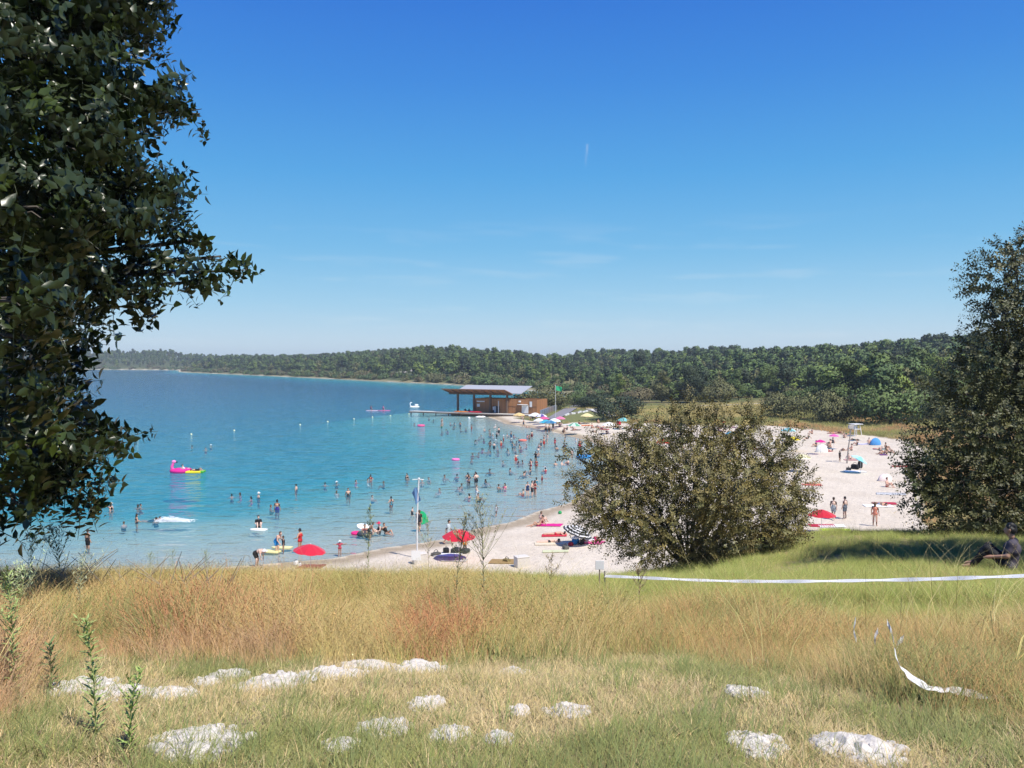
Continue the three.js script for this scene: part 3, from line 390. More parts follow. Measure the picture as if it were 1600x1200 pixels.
// ---------------------------------------------------------------- tall weeds
function weed(px, py, h, label, o = {}) {
  const rnd = mulberry(1000 + px), base = onGround(px, py), t = thing(o.name || 'tall_weed', label, 'plant', base.clone(), rnd() * 6, o.group), lean = (rnd() - 0.5) * 0.2 * h, green = (o.color || [0.15, 0.19, 0.06]).map((c) => c * 2.1), L = [], S = [];
  const top = V(lean, h, (rnd() - 0.5) * 0.1), curve = new THREE.CatmullRomCurve3([V(0, -0.05, 0), V(lean * 0.2, h * 0.5, 0), top]);
  S.push(tube(curve.points, 0.003 + h * 0.0012, 0.0012, 8, 5));
  const m = new THREE.Matrix4(), q = new THREE.Quaternion(), put = (at, a, tilt, len, w) => { const g = leafShape(len, w, w * 0.3, len * 0.1); g.applyMatrix4(m.compose(at, q.setFromEuler(new THREE.Euler(tilt, a, 0, 'YXZ')), V(1, 1, 1))); L.push(g); };
  const n = o.leaves || 70, LL = o.leafLen || 0.075; for (let i = 0; i < n; i++) { const k = 0.08 + 0.9 * i / n; put(curve.getPoint(k), i * 2.4, 0.5 + rnd() * 0.9, LL * (1.15 - k * 0.6) * (0.7 + rnd() * 0.6), LL * 0.085); }
  const heads = []; for (let b = 0; b < (o.branches ?? 14); b++) { const k = 0.5 + 0.48 * rnd(), s = curve.getPoint(k), a = rnd() * 6.28, r = h * (o.spreadOut || 0.16) * (1.1 - k) * 2 * (0.5 + rnd()), e = s.clone().add(V(Math.cos(a) * r, r * (0.9 + rnd()), Math.sin(a) * r)); S.push(tube([s, s.clone().lerp(e, 0.5).add(V(0, -r * 0.1, 0)), e], 0.0025, 0.0012, 4, 3)); for (let i = 0; i < 7; i++) put(s.clone().lerp(e, 0.25 + rnd() * 0.75), rnd() * 6.28, 0.4 + rnd(), LL * 0.5, LL * 0.06); if (o.heads) heads.push(new THREE.IcosahedronGeometry(0.004 + rnd() * 0.003, 0).translate(e.x, e.y, e.z)); }
  part('stem', mergeGeometries(S), mat(green[0] * 1.2, green[1] * 1.1, green[2] * 1.2, 0.8), t); part('foliage', mergeGeometries(L), mat(...green, 0.7), t); if (heads.length) part('flower_heads', mergeGeometries(heads), mat(0.5, 0.47, 0.36, 0.9), t);
}
weed(22, 1105, 0.72, 'bright green tall weed with narrow leaves at the edge of the mown path', { leaves: 110, branches: 10 });
weed(80, 1085, 0.30, 'short green weed with dark narrow leaves beside the flat sand patch', { leaves: 60, branches: 0, leafLen: 0.09, color: [0.08, 0.12, 0.04] });
weed(150, 1150, 0.52, 'slender green weed growing in front of the thin sand patch', { leaves: 90, branches: 5 });
weed(205, 1178, 0.34, 'bushy green weed with broad young leaves in the brown grass', { leaves: 70, branches: 6, leafLen: 0.06, color: [0.15, 0.2, 0.05] });
weed(20, 1010, 0.6, 'branching weed with whitish flower heads in the shade of the leafy tree', { heads: 1, branches: 26, spreadOut: 0.3, color: [0.2, 0.24, 0.12] });
weed(48, 985, 0.85, 'thin weed with pale heads standing before the shaded ground', { heads: 1, branches: 12, spreadOut: 0.2, color: [0.2, 0.23, 0.12] });
weed(125, 985, 0.7, 'pale-headed weed with curved stalks beside the dead brush', { heads: 1, branches: 10, spreadOut: 0.3, color: [0.22, 0.24, 0.14] });
weed(712, 985, 1.1, 'tall seeding weed rising above the crest before the beach', { heads: 1, leaves: 60, branches: 26, spreadOut: 0.13, color: [0.13, 0.13, 0.06] });
weed(757, 985, 1.25, 'tallest seeding weed with feathery side branches before the sand', { heads: 1, leaves: 70, branches: 34, spreadOut: 0.16, color: [0.14, 0.14, 0.065] });
weed(670, 930, 1.2, 'grey-brown seeding weed standing in front of the near flag pole', { leaves: 50, branches: 20, spreadOut: 0.14, color: [0.2, 0.18, 0.1] });
weed(575, 940, 1.3, 'green weed spike poking over the grass below the red umbrella', { leaves: 80, branches: 18, spreadOut: 0.07, color: [0.13, 0.15, 0.06] });
weed(1000, 960, 0.5, 'dark dry weed near the small white sign', { leaves: 30, branches: 14, spreadOut: 0.2, color: [0.12, 0.09, 0.05] });
weed(860, 950, 0.6, 'dry weed in the golden grass left of the small white sign', { leaves: 30, branches: 12, spreadOut: 0.2, color: [0.16, 0.13, 0.07] });
for (const [px, py, h, label] of [[95, 925, 1.0, 'feathery green shrublet on the shaded crest'], [235, 905, 1.5, 'sparse leafy sapling at the crest beside the lake'], [270, 905, 1.7, 'second sparse sapling leaning at the crest'], [322, 900, 1.5, 'thin sapling right of the leaning one at the crest']]) weed(px, py, h, label, { name: 'sapling', leaves: 60, branches: 30, spreadOut: 0.28, leafLen: 0.16, color: [0.15, 0.17, 0.085] });
// ---------------------------------------------------------------- dead brush on the shaded bank
{
  const rnd = mulberry(15), c = onGround(190, 945), g = []; for (let i = 0; i < 90; i++) { const x = (rnd() - 0.5) * 2.6, z = (rnd() - 0.5) * 1.0, a = (rnd() - 0.5) * 1.6, l = 0.35 + rnd() * 0.6, y = H(c.x + x, -(c.z + z)) - c.y; g.push(tube([V(x, y, z), V(x + Math.sin(a) * l * 0.5, y + l * 0.45, z + (rnd() - 0.5) * 0.2), V(x + Math.sin(a) * l * 1.1, y + l * 0.75, z + (rnd() - 0.5) * 0.3)], 0.008, 0.003, 4, 4)); }
  single('dead_brush', mergeGeometries(g), mat(0.36, 0.31, 0.24, 0.9), 'tangle of dead grey stalks on the shaded bank by the leafy tree', 'brush').position.copy(c);
}
// ---------------------------------------------------------------- barrier tape, pegs and small signs
function ribbon(pts, width, twist, ph = 0, lay = 0) { const c = new THREE.CatmullRomCurve3(pts), N = 120, p = [], ix = [], col = []; for (let i = 0; i <= N; i++) { const t = i / N, q = c.getPoint(t), tg = c.getTangent(t), a = lay + twist * Math.sin(t * 19 + ph) + 0.25 * Math.sin(t * 57), side = V(0, 1, 0).applyAxisAngle(tg, a).multiplyScalar(width / 2), n = V().crossVectors(tg, side).normalize().multiplyScalar(0.0006); for (const s of [1, -1]) p.push(q.x + side.x * s + n.x, q.y + side.y * s + n.y, q.z + side.z * s + n.z); for (const s of [1, -1]) p.push(q.x + side.x * s - n.x, q.y + side.y * s - n.y, q.z + side.z * s - n.z); } for (let i = 0; i < N; i++) { const k = i * 4, m = k + 4; ix.push(k, k + 1, m, m, k + 1, m + 1, k + 2, m + 2, k + 3, m + 2, m + 3, k + 3); } return geom(p, null, ix); }
{
  const tapeM = new THREE.MeshStandardMaterial({ color: rgb(0.88, 0.88, 0.87), roughness: 0.85, side: THREE.DoubleSide }), A = atDepth(945, 900, 12.4), B = atDepth(1150, 908, 10.6), C = atDepth(1400, 906, 9.0), E = atDepth(1680, 897, 7.6);
  single('barrier_tape', ribbon([A, B, C, E], 0.046, 0.2, 0, -0.85), tapeM, 'white barrier tape strung low across the green grass', 'tape');
  single('fallen_tape', ribbon([[1398, 1018], [1410, 1046], [1452, 1074], [1500, 1080], [1552, 1090], [1640, 1088]].map(([x, y]) => atDepth(x, y, 4.1)), 0.04, 0.5, 2, -0.9), tapeM, 'loose white tape lying on the grass below the strung tape', 'tape');
  for (const [pts, label] of [[[[1337, 968], [1334, 985], [1338, 1000]], 'torn tape scrap hanging upright on a grass stem'], [[[1372, 985], [1366, 998], [1368, 1004]], 'short torn tape scrap between two longer ones'], [[[1386, 972], [1394, 990], [1398, 1024]], 'longest torn tape scrap knotted to a stem'], [[[1412, 996], [1402, 1008], [1399, 1026]], 'bent torn tape scrap at the end of the loose tape']]) single('tape_scrap', ribbon(pts.map(([x, y]) => atDepth(x, y, 4.9)), 0.036, 0.5, pts[0][0], 0.2), tapeM, label, 'tape');
  const signs = [[937, 883, 12.5, 0.135, 'small white paper sign on a peg at the end of the tape'], [650, 868, 47, 0.55, 'white notice board at the foot of the near flag pole']];
  for (const [x, y, d, w, label] of signs) { const c = atDepth(x, y, d), g = H(c.x, d), t = thing('notice_sign', label, 'sign', V(c.x, g, c.z)); part('board', rbox(w, w * 1.05, 0.012, 0.005, 0, c.y - g, 0), mat(0.78, 0.78, 0.76, 0.6), t); part('post', tube([V(0, -0.2, -0.016), V(0, (c.y - g) * 0.5, -0.016), V(0, c.y - g + w * 0.4, -0.016)], 0.012, 0.012, 3, 6), mat(0.3, 0.25, 0.18), t); }
  const pegM = mat(0.4, 0.36, 0.3); for (const [P, label] of [[A, 'wooden peg holding the tape by the small paper sign'], [E, 'wooden peg holding the tape beyond the seated person']]) { const g = H(P.x, -P.z); single('tape_peg', tube([V(0, -0.2, 0), V(0, 0.1, 0), V(0, P.y - g + 0.08, 0)], 0.016, 0.014, 3, 6), pegM, label, 'peg').position.set(P.x, g, P.z); }
}

// ---------------------------------------------------------------- wooden lifeguard shelter, pier, path and fence
const woodTex = noiseTexture(256, (u, v) => { const b = Math.floor(u * 16), e = Math.abs(u * 16 - b - 0.5) > 0.44 ? 0.55 : 1; return e * (0.62 + 0.3 * hash2(b, 7) + 0.12 * tileNoise(u, v, 40, 3)); });
const woodM = new THREE.MeshStandardMaterial({ color: rgb(0.46, 0.21, 0.085), map: woodTex, roughness: 0.75 }), darkWood = mat(0.16, 0.105, 0.075, 0.8), deckM = mat(0.40, 0.36, 0.31, 0.85), whiteM = mat(0.78, 0.78, 0.76, 0.6), roofM = mat(0.40, 0.41, 0.43, 0.6);
const A0 = atPlane(715.5, 643.5, 0.7), rotA = -0.46;
{
  const t = thing('lifeguard_shelter', 'wooden lifeguard shelter with a butterfly roof standing beside the pier', 'shelter', A0, rotA);
  for (const x of [0, 4.5, 9, 13.5]) part('post', rbox(0.42, 5.6, 0.5, 0.04, x, 2.05, 0), darkWood, t);
  const slab = (pts, th) => { const s = new THREE.Shape(pts.map((p) => new THREE.Vector2(p[0], p[1]))); return new THREE.ExtrudeGeometry(s, { depth: th, bevelEnabled: false }); };
  // profile in (z, y), extruded along x
  const along = (g, x0) => g.rotateY(Math.PI / 2).translate(x0, 0, 0);
  const back = part('roof', along(slab([[0.3, 4.62], [6.6, 6.25], [6.6, 6.4], [0.3, 4.78]], 18.4), -1.4), roofM, t);
  const front = part('canopy', along(slab([[0.3, 4.6], [-3.7, 5.62], [-3.7, 5.78], [0.3, 4.76]], 17.2), -2.5), new THREE.MeshStandardMaterial({ color: rgb(0.36, 0.16, 0.075), map: woodTex, roughness: 0.8 }), t);
  for (let i = 0; i < 9; i++) part('rafter', along(slab([[0.2, 4.42], [-3.4, 5.34], [-3.4, 5.6], [0.2, 4.6]], 0.16), -2 + i * 2.05), darkWood, t);
  part('ridge_beam', box(17.4, 0.32, 0.4, 6.2, 4.45, 0), darkWood, t);
  part('wall', box(16.6, 1.75, 0.2, 12.7, 0.9, -0.45), woodM, t); part('wall_panel', box(16.8, 1.65, 0.26, 12.75, 2.6, -0.40), woodM, t); part('side_wall', box(0.2, 3.4, 6, 21, 1.7, -3.3), woodM, t); part('side_wall', box(0.2, 3.4, 6, 4.5, 1.7, -3.3), woodM, t); part('back_wall', box(16.4, 3.4, 0.2, 12.7, 1.7, -6.3), woodM, t);
  const d = part('doorway', box(1.9, 1.65, 0.06, 10.4, 0.86, -0.31), mat(0.03, 0.03, 0.035), t); part('door_panel', box(0.5, 1.5, 0.05, 10.1, 0.86, -0.26), mat(0.55, 0.56, 0.58), d);  // near-black slab: the shade inside the open doorway is put into its colour
  for (const [x, y, w, h] of [[5.6, 1.75, 0.8, 0.7], [6.2, 2.7, 2.2, 0.25], [18.1, 1.1, 1.7, 1.9], [19.6, 2.3, 0.6, 1.3], [9.7, 1.1, 0.35, 0.8]]) part('notice_board', box(w, h, 0.07, x, y, -0.2), whiteM, t);
  part('awning', rbox(2.3, 0.1, 1.1, 0.04, 17.7, 2.2, 0.3), whiteM, t); part('pole', tube([V(11.6, 0, 0.8), V(11.6, 1.6, 0.8), V(11.6, 3.0, 0.8)], 0.13, 0.13, 3, 8), mat(0.6, 0.58, 0.55), t); part('lamp', rbox(0.5, 0.35, 0.35, 0.05, 16.8, 2.9, -0.05), whiteM, t);
  part('platform', box(24, 1.5, 8, 10.5, -0.78, -3.2), deckM, t);
  const p = thing('pier', 'long low wooden pier reaching into the lake from the shelter', 'pier', A0, rotA);
  part('deck', rbox(34, 0.14, 2.6, 0.03, 5, 0.0, 2.2), mat(0.50, 0.47, 0.42), p); part('edge_beam', box(34, 0.22, 0.12, 5, -0.19, 3.42), darkWood, p);
  for (let i = 0; i < 10; i++) part('pile', tube([V(-11.6 + i * 3.6, -4, 3.1), V(-11.6 + i * 3.6, -2, 3.1), V(-11.6 + i * 3.6, -0.08, 3.1)], 0.13, 0.13, 3, 7), darkWood, p);
  const kayak = (x, z, len, c, label) => { const q = V(x, 0.1, z).applyAxisAngle(UP, rotA).add(A0), k = thing('kayak', label, 'kayak', q, rotA), pts = []; for (let i = 0; i <= 14; i++) { const u = i / 14; pts.push(new THREE.Vector2(0.001 + 0.34 * Math.pow(Math.sin(Math.PI * u), 0.6), (u - 0.5) * len)); } const g = new THREE.LatheGeometry(pts, 14).scale(0.5, 1, 1).rotateZ(Math.PI / 2).translate(0, 0.19, 0); part('hull', g, mat(...c, 0.4), k); part('cockpit', new THREE.TorusGeometry(0.22, 0.03, 6, 16).scale(1.6, 1, 1).rotateX(Math.PI / 2).translate(0, 0.38, 0), mat(0.03, 0.03, 0.03), k); };
  kayak(2.6, 2.9, 4.4, [0.75, 0.24, 0.07], 'orange kayak lying along the edge of the pier deck'); kayak(6.2, 2.6, 4.0, [0.62, 0.03, 0.06], 'red kayak lying beyond the orange one on the pier deck');
  const strip = (pts, w, name, m, lift) => { const c = new THREE.CatmullRomCurve3(pts), p = [], ix = [], N = 40; for (let i = 0; i <= N; i++) { const q = c.getPoint(i / N), tg = c.getTangent(i / N), s = V(-tg.z, 0, tg.x).normalize().multiplyScalar(w / 2); for (const k of [1, 0.33, -0.33, -1]) { const x = q.x + s.x * k, z = q.z + s.z * k; p.push(x, H(x, -z) + lift, z); } } for (let i = 0; i < N; i++) for (let k = 0; k < 3; k++) { const a = i * 4 + k, b = a + 4; ix.push(a, a + 1, b, b, a + 1, b + 1); } const g = geom(p, null, ix); if (g.attributes.normal.getY(20) < 0) { g.index.array.reverse(); g.computeVertexNormals(); } return structure(name, g, m); };
  const asphalt = mat(0.23, 0.22, 0.23, 0.95), concrete = mat(0.42, 0.40, 0.37, 0.9);
  strip([onGround(862, 656), onGround(876, 648), onGround(888, 641), onGround(905, 634.5), onGround(935, 630)], 3.2, 'path', asphalt, 0.22);
  strip([onGround(926, 640), onGround(938, 643), onGround(951, 647.5), onGround(966, 653)], 4, 'paved_ramp', concrete, 0.25);
  strip([onGround(1085, 636), onGround(1130, 635), onGround(1190, 632)], 1.6, 'sandy_track', mat(0.6, 0.54, 0.46), 0.3);
  for (let i = 0; i < 9; i++) { const g = onGround(846 + i * 2.7, 650.5 - i * 1.0), f = thing('fence_panel', 'white fence panel in the row between the shelter and the asphalt path', 'fence', g, -0.9 + 0.02 * i, 'white fence panels beside the path'); part('board', rbox(0.9, 1.25, 0.05, 0.02, 0, 0.85, 0), whiteM, f); part('post', box(0.08, 1.6, 0.08, 0.48, 0.7, 0), mat(0.3, 0.28, 0.26), f); }
  for (const [a, b, label] of [[[884, 649.5], [912, 644], 'low white stepped kerb crossing the lawn'], [[912, 644.5], [932, 641.5], 'low white kerb joining the paved ramp']]) { const p = onGround(...a), q = onGround(...b), l = p.distanceTo(q), t = thing('lawn_kerb', label, 'kerb', p, -Math.atan2(q.z - p.z, q.x - p.x)), n = Math.round(l / 1.2); for (let i = 0; i < n; i++) part('kerb_stone', rbox(1.1, 0.42, 0.35, 0.03, i * 1.2, 0.12 + (i % 2) * 0.12 + (q.y - p.y) * i / n, 0), i % 3 === 2 ? mat(0.25, 0.23, 0.2) : whiteM, t); }
}
function flagPole(px, py, h, flag, fs, label, arm) {
  const b = onGround(px, py, 38), t = thing('flag_pole', label, 'flag pole', b), cloth = (w, hh, x, y, ph) => { const g = new THREE.PlaneGeometry(w, hh, 12, 12), v = g.attributes.position; for (let i = 0; i < v.count; i++) { const u = v.getX(i) / w + 0.5; v.setZ(i, Math.sin(u * 7 + v.getY(i) * 3 + ph) * 0.12 * u); v.setY(i, v.getY(i) - u * u * hh * 0.25); } g.computeVertexNormals(); return g.translate(x + w / 2, y - hh / 2, 0); };
  part('pole', tube([V(0, -0.3, 0), V(0, h / 2, 0), V(arm ? 0.12 : 0, h, 0)], 0.055, 0.04, 4, 8), mat(0.75, 0.75, 0.73, 0.5), t); part('pole_cap', new THREE.SphereGeometry(0.08, 10, 8).translate(arm ? 0.12 : 0, h + 0.04, 0), mat(0.7, 0.7, 0.7), t);
  if (arm) part('cross_bar', tube([V(-0.3, h - 0.02, 0), V(0, h, 0), V(0.45, h - 0.02, 0)], 0.03, 0.03, 3, 6), whiteM, t);
  const m = new THREE.MeshStandardMaterial({ color: rgb(...flag), roughness: 0.8, side: THREE.DoubleSide }), f = part('flag', cloth(fs[0], fs[1], 0, 0, 1), m, t); f.position.set(fs[2] || 0.05, h - (fs[3] || 0.3), 0); f.rotation.y = fs[4] || 0; f.rotation.z = fs[5] || 0;
}
flagPole(868, 654, 7.2, [0.03, 0.42, 0.18], [1.3, 1.0, 0.06, 0.1], 'white pole flying a green bathing flag behind the far beach');
flagPole(652, 872, 5.1, [0.12, 0.25, 0.45], [0.5, 0.9, -0.02, 0.5, 2.7, -0.35], 'white flag pole with a limp blue flag on the near shore', true);
console.log('shelter done');
// ---------------------------------------------------------------- people: one continuous body per pose, clothes and hair as parts
const MC = {};
function surface(caps, cell, k = 0.035, cut) {
  const lo = V(1e9, 1e9, 1e9), hi = V(-1e9, -1e9, -1e9); for (const c of caps) for (const o of [0, 4]) { const r = c[o + 3] + 0.03; lo.min(V(c[o] - r, c[o + 1] - r, c[o + 2] - r)); hi.max(V(c[o] + r, c[o + 1] + r, c[o + 2] + r)); }
  const mid = lo.clone().add(hi).multiplyScalar(0.5), need = Math.max(hi.x - lo.x, hi.y - lo.y, hi.z - lo.z), res = Math.min(120, Math.ceil(need / cell) + 8), half = need / 2 * res / (res - 7), mc = MC[res] ?? (MC[res] = new MarchingCubes(res, barkMat, false, false, 60000));
  mc.isolation = 0; const f = mc.field, hs = res / 2;
  for (let z = 0, q = 0; z < res; z++) for (let y = 0; y < res; y++) for (let x = 0; x < res; x++, q++) {
    const px = mid.x + (x - hs) / hs * half, py = mid.y + (y - hs) / hs * half, pz = mid.z + (z - hs) / hs * half; let D = 9;
    for (const c of caps) { const ex = c[4] - c[0], ey = c[5] - c[1], ez = c[6] - c[2], L = ex * ex + ey * ey + ez * ez, t = L ? clamp(((px - c[0]) * ex + (py - c[1]) * ey + (pz - c[2]) * ez) / L, 0, 1) : 0, d = Math.hypot(px - c[0] - ex * t, py - c[1] - ey * t, pz - c[2] - ez * t) - lerp(c[3], c[7], t), h = clamp(0.5 + 0.5 * (D - d) / k, 0, 1); D = lerp(D, d, h) - k * h * (1 - h); }
    if (cut) D = Math.max(D, cut(px, py, pz)); f[q] = -D;
  }
  mc.update(); const n = mc.count, pa = mc.positionArray.slice(0, n * 3), na = mc.normalArray.slice(0, n * 3); for (let i = 0; i < n; i++) { pa[i * 3] = mid.x + pa[i * 3] * half; pa[i * 3 + 1] = mid.y + pa[i * 3 + 1] * half; pa[i * 3 + 2] = mid.z + pa[i * 3 + 2] * half; }
  const g = new THREE.BufferGeometry(); g.setAttribute('position', new THREE.BufferAttribute(pa, 3)); g.setAttribute('normal', new THREE.BufferAttribute(na, 3)); return g;
}
// joints: pelvis, chest (shoulder line), head, then elbow/hand and knee/ankle for both sides
const mirror = (a) => a.map(([x, y, z]) => [-x, y, z]);
const both = (a) => [a, mirror(a)];
const POSES = {
  stand: { pel: [0, 0.95, 0], chest: [0, 1.37, 0], head: [0, 1.63, 0.03], arms: both([[0.25, 1.12, -0.02], [0.27, 0.86, 0.06]]), legs: both([[0.11, 0.49, 0.02], [0.12, 0.08, 0]]) },
  arms: { pel: [0, 0.95, 0], chest: [0, 1.37, 0], head: [0, 1.63, 0.03], arms: both([[0.33, 1.17, 0.0], [0.30, 1.08, 0.24]]), legs: both([[0.11, 0.49, 0.03], [0.13, 0.08, 0]]) },
  wave: { pel: [0, 0.95, 0], chest: [0, 1.37, 0], head: [0, 1.63, 0.03], arms: [[[0.38, 1.36, 0.05], [0.42, 1.62, 0.1]], [[-0.25, 1.12, 0], [-0.27, 0.88, 0.08]]], legs: both([[0.11, 0.49, 0.02], [0.12, 0.08, 0]]) },
  walk: { pel: [0, 0.93, 0], chest: [0, 1.35, 0.04], head: [0, 1.61, 0.09], arms: [[[0.24, 1.10, 0.1], [0.24, 0.9, 0.26]], [[-0.25, 1.1, -0.1], [-0.26, 0.85, -0.12]]], legs: [[[0.1, 0.5, 0.18], [0.1, 0.08, 0.24]], [[-0.1, 0.49, -0.04], [-0.1, 0.12, -0.32]]] },
  spread: { pel: [0, 0.95, 0], chest: [0, 1.37, 0], head: [0, 1.63, 0.03], arms: both([[0.42, 1.30, 0], [0.66, 1.36, 0.04]]), legs: both([[0.1, 0.49, 0.02], [0.11, 0.08, 0]]) },
  bend: { pel: [0, 0.90, -0.14], chest: [0, 1.07, 0.24], head: [0, 1.02, 0.5], arms: both([[0.2, 0.80, 0.32], [0.14, 0.55, 0.34]]), legs: both([[0.11, 0.48, 0.02], [0.12, 0.08, -0.06]]) },
  stoop: { pel: [0, 0.93, -0.08], chest: [0, 1.27, 0.16], head: [0, 1.47, 0.3], arms: both([[0.22, 1.0, 0.2], [0.18, 0.78, 0.36]]), legs: both([[0.11, 0.49, 0.03], [0.12, 0.08, -0.03]]) },
  tread: { pel: [0, 0.95, -0.04], chest: [0, 1.37, 0], head: [0, 1.63, 0.04], arms: both([[0.36, 1.26, 0.06], [0.42, 1.22, 0.3]]), legs: both([[0.13, 0.72, 0.28], [0.13, 0.66, -0.1]]) },
  swim: { pel: [0, -0.16, -0.45], chest: [0, -0.04, 0], head: [0, 0.1, 0.22], arms: both([[0.32, -0.06, 0.22], [0.22, -0.05, 0.5]]), legs: both([[0.12, -0.2, -0.88], [0.14, -0.14, -1.28]]) },
  sit: { pel: [0, 0.13, 0], chest: [0, 0.54, -0.05], head: [0, 0.82, 0.0], arms: both([[0.25, 0.34, 0.02], [0.2, 0.28, 0.3]]), legs: both([[0.13, 0.42, 0.36], [0.13, 0.07, 0.6]]) },
  recline: { pel: [0, 0.12, 0], chest: [0, 0.46, -0.26], head: [0, 0.72, -0.3], arms: both([[0.26, 0.24, -0.42], [0.26, 0.04, -0.52]]), legs: [[[0.12, 0.36, 0.38], [0.12, 0.06, 0.64]], [[-0.1, 0.12, 0.44], [-0.1, 0.06, 0.88]]] },
  prone: { pel: [0, 0.13, 0], chest: [0, 0.15, 0.42], head: [0, 0.17, 0.7], arms: both([[0.30, 0.07, 0.55], [0.14, 0.05, 0.78]]), legs: both([[0.1, 0.09, -0.43], [0.1, 0.07, -0.84]]) },
  supine: { pel: [0, 0.12, 0], chest: [0, 0.13, 0.42], head: [0, 0.15, 0.72], arms: both([[0.3, 0.06, 0.18], [0.28, 0.05, -0.06]]), legs: [[[0.1, 0.1, -0.44], [0.1, 0.07, -0.86]], [[-0.1, 0.3, -0.36], [-0.1, 0.07, -0.62]]] },
  kneel: { pel: [0, 0.42, -0.06], chest: [0, 0.84, 0], head: [0, 1.11, 0.04], arms: both([[0.3, 0.62, 0.1], [0.24, 0.5, 0.34]]), legs: both([[0.12, 0.07, 0.3], [0.12, 0.07, -0.16]]) },
  squat: { pel: [0, 0.34, -0.1], chest: [0, 0.72, 0.1], head: [0, 0.97, 0.2], arms: both([[0.24, 0.48, 0.28], [0.14, 0.2, 0.42]]), legs: both([[0.16, 0.46, 0.28], [0.14, 0.08, 0.0]]) },
};
function capsOf(P) {
  const sh = (i) => { const s = i ? -1 : 1; return [P.chest[0] + s * 0.175, P.chest[1] + 0.02, P.chest[2]]; }, hip = (i) => [P.pel[0] + (i ? -0.09 : 0.09), P.pel[1] - 0.03, P.pel[2]], mixp = (a, b, t) => a.map((x, k) => lerp(x, b[k], t)), cap = (a, ra, b, rb) => [...a, ra, ...b, rb];
  const waist = mixp(P.pel, P.chest, 0.42), neck = mixp(P.chest, P.head, 0.5), torso = [cap([P.chest[0] - 0.06, P.chest[1] - 0.1, P.chest[2]], 0.115, [P.chest[0] + 0.06, P.chest[1] - 0.1, P.chest[2]], 0.115), cap(mixp(P.pel, P.chest, 0.8), 0.13, waist, 0.115), cap(waist, 0.115, P.pel, 0.125), cap(hip(0), 0.105, hip(1), 0.105), cap(sh(0), 0.06, sh(1), 0.06)];
  const limbsC = [], thighs = [], upper = [];
  P.legs.forEach(([k, a], i) => { limbsC.push(cap(hip(i), 0.088, k, 0.058), cap(k, 0.058, mixp(k, a, 0.3), 0.056), cap(mixp(k, a, 0.3), 0.056, a, 0.036), cap(a, 0.036, [a[0] * 1.1, a[1] - 0.04, a[2] + 0.15], 0.028)); thighs.push(cap(hip(i), 0.105, mixp(hip(i), k, 0.6), 0.09)); });
  P.arms.forEach(([e, h], i) => { const hand = mixp(e, h, 1.16), f = mixp(e, h, 1.34), s = i ? -1 : 1; limbsC.push(cap(sh(i), 0.052, e, 0.04), cap(e, 0.04, h, 0.028), cap(h, 0.03, hand, 0.034)); for (const o of [-0.026, -0.009, 0.009, 0.026]) limbsC.push(cap([hand[0] + o, hand[1], hand[2]], 0.011, [f[0] + o * 1.2, f[1] - 0.01, f[2] + 0.015], 0.008)); limbsC.push(cap(mixp(h, hand, 0.4), 0.012, [hand[0] - s * 0.045, hand[1] - 0.01, hand[2] + 0.04], 0.009)); upper.push(cap(sh(i), 0.068, mixp(sh(i), e, 0.6), 0.06)); });
  const hd = P.head, head = [cap([hd[0], hd[1] + 0.02, hd[2] - 0.01], 0.088, [hd[0], hd[1] - 0.06, hd[2] + 0.03], 0.062), cap(neck, 0.055, mixp(P.chest, P.head, 0.72), 0.052), cap([hd[0], hd[1] - 0.01, hd[2] + 0.085], 0.012, [hd[0], hd[1] - 0.03, hd[2] + 0.105], 0.014), cap([hd[0] - 0.088, hd[1] - 0.01, hd[2]], 0.018, [hd[0] - 0.088, hd[1] - 0.03, hd[2]], 0.012), cap([hd[0] + 0.088, hd[1] - 0.01, hd[2]], 0.018, [hd[0] + 0.088, hd[1] - 0.03, hd[2]], 0.012)];
  const grow = (list, r) => list.map((c) => { const q = c.slice(); q[3] += r; q[7] += r; return q; });
  return { body: [...torso, ...limbsC, ...head], shorts: [...grow(torso.slice(2, 4), 0.012), ...thighs], suit: grow(torso.slice(0, 4), 0.012), briefs: grow(torso.slice(3, 4), 0.014), top: grow(torso.slice(0, 1), 0.012), shirt: [...grow(torso, 0.018), ...upper], trousers: [...grow(torso.slice(2, 4), 0.015), ...grow(limbsC.filter((_, i) => i < 8 && i % 4 !== 3), 0.018)],
    hair: [cap([hd[0], hd[1] + 0.035, hd[2] - 0.02], 0.094, [hd[0], hd[1] - 0.01, hd[2] - 0.035], 0.088)], long_hair: [cap([hd[0], hd[1] + 0.035, hd[2] - 0.02], 0.096, [hd[0], hd[1] - 0.16, hd[2] - 0.07], 0.07)], hat: [cap([hd[0], hd[1] + 0.06, hd[2] - 0.005], 0.108, [hd[0], hd[1] + 0.05, hd[2]], 0.108)], hd };
}
const shapes = {};
function bodyPart(pose, what, cell) {
  const key = pose + what + cell; if (shapes[key]) return shapes[key];
  const c = capsOf(POSES[pose]), hd = c.hd; let g;
  if (what === 'hair' || what === 'long_hair') g = surface(c[what], Math.min(cell, 0.03), 0.03, (x, y, z) => -(Math.hypot(x - hd[0], (y - hd[1] + 0.06) * 0.9, z - hd[2] - 0.085) - 0.094));
  else if (what === 'hat') { g = surface(c.hat, Math.min(cell, 0.03), 0.02, (x, y) => hd[1] + 0.03 - y); const b = new THREE.CylinderGeometry(0.17, 0.19, 0.014, 20).translate(hd[0], hd[1] + 0.04, hd[2] + 0.02).toNonIndexed(); b.deleteAttribute('uv'); g = mergeGeometries([g, b]); }
  else g = surface(c[what], cell, what === 'body' ? 0.03 : 0.03);
  return (shapes[key] = g);
}
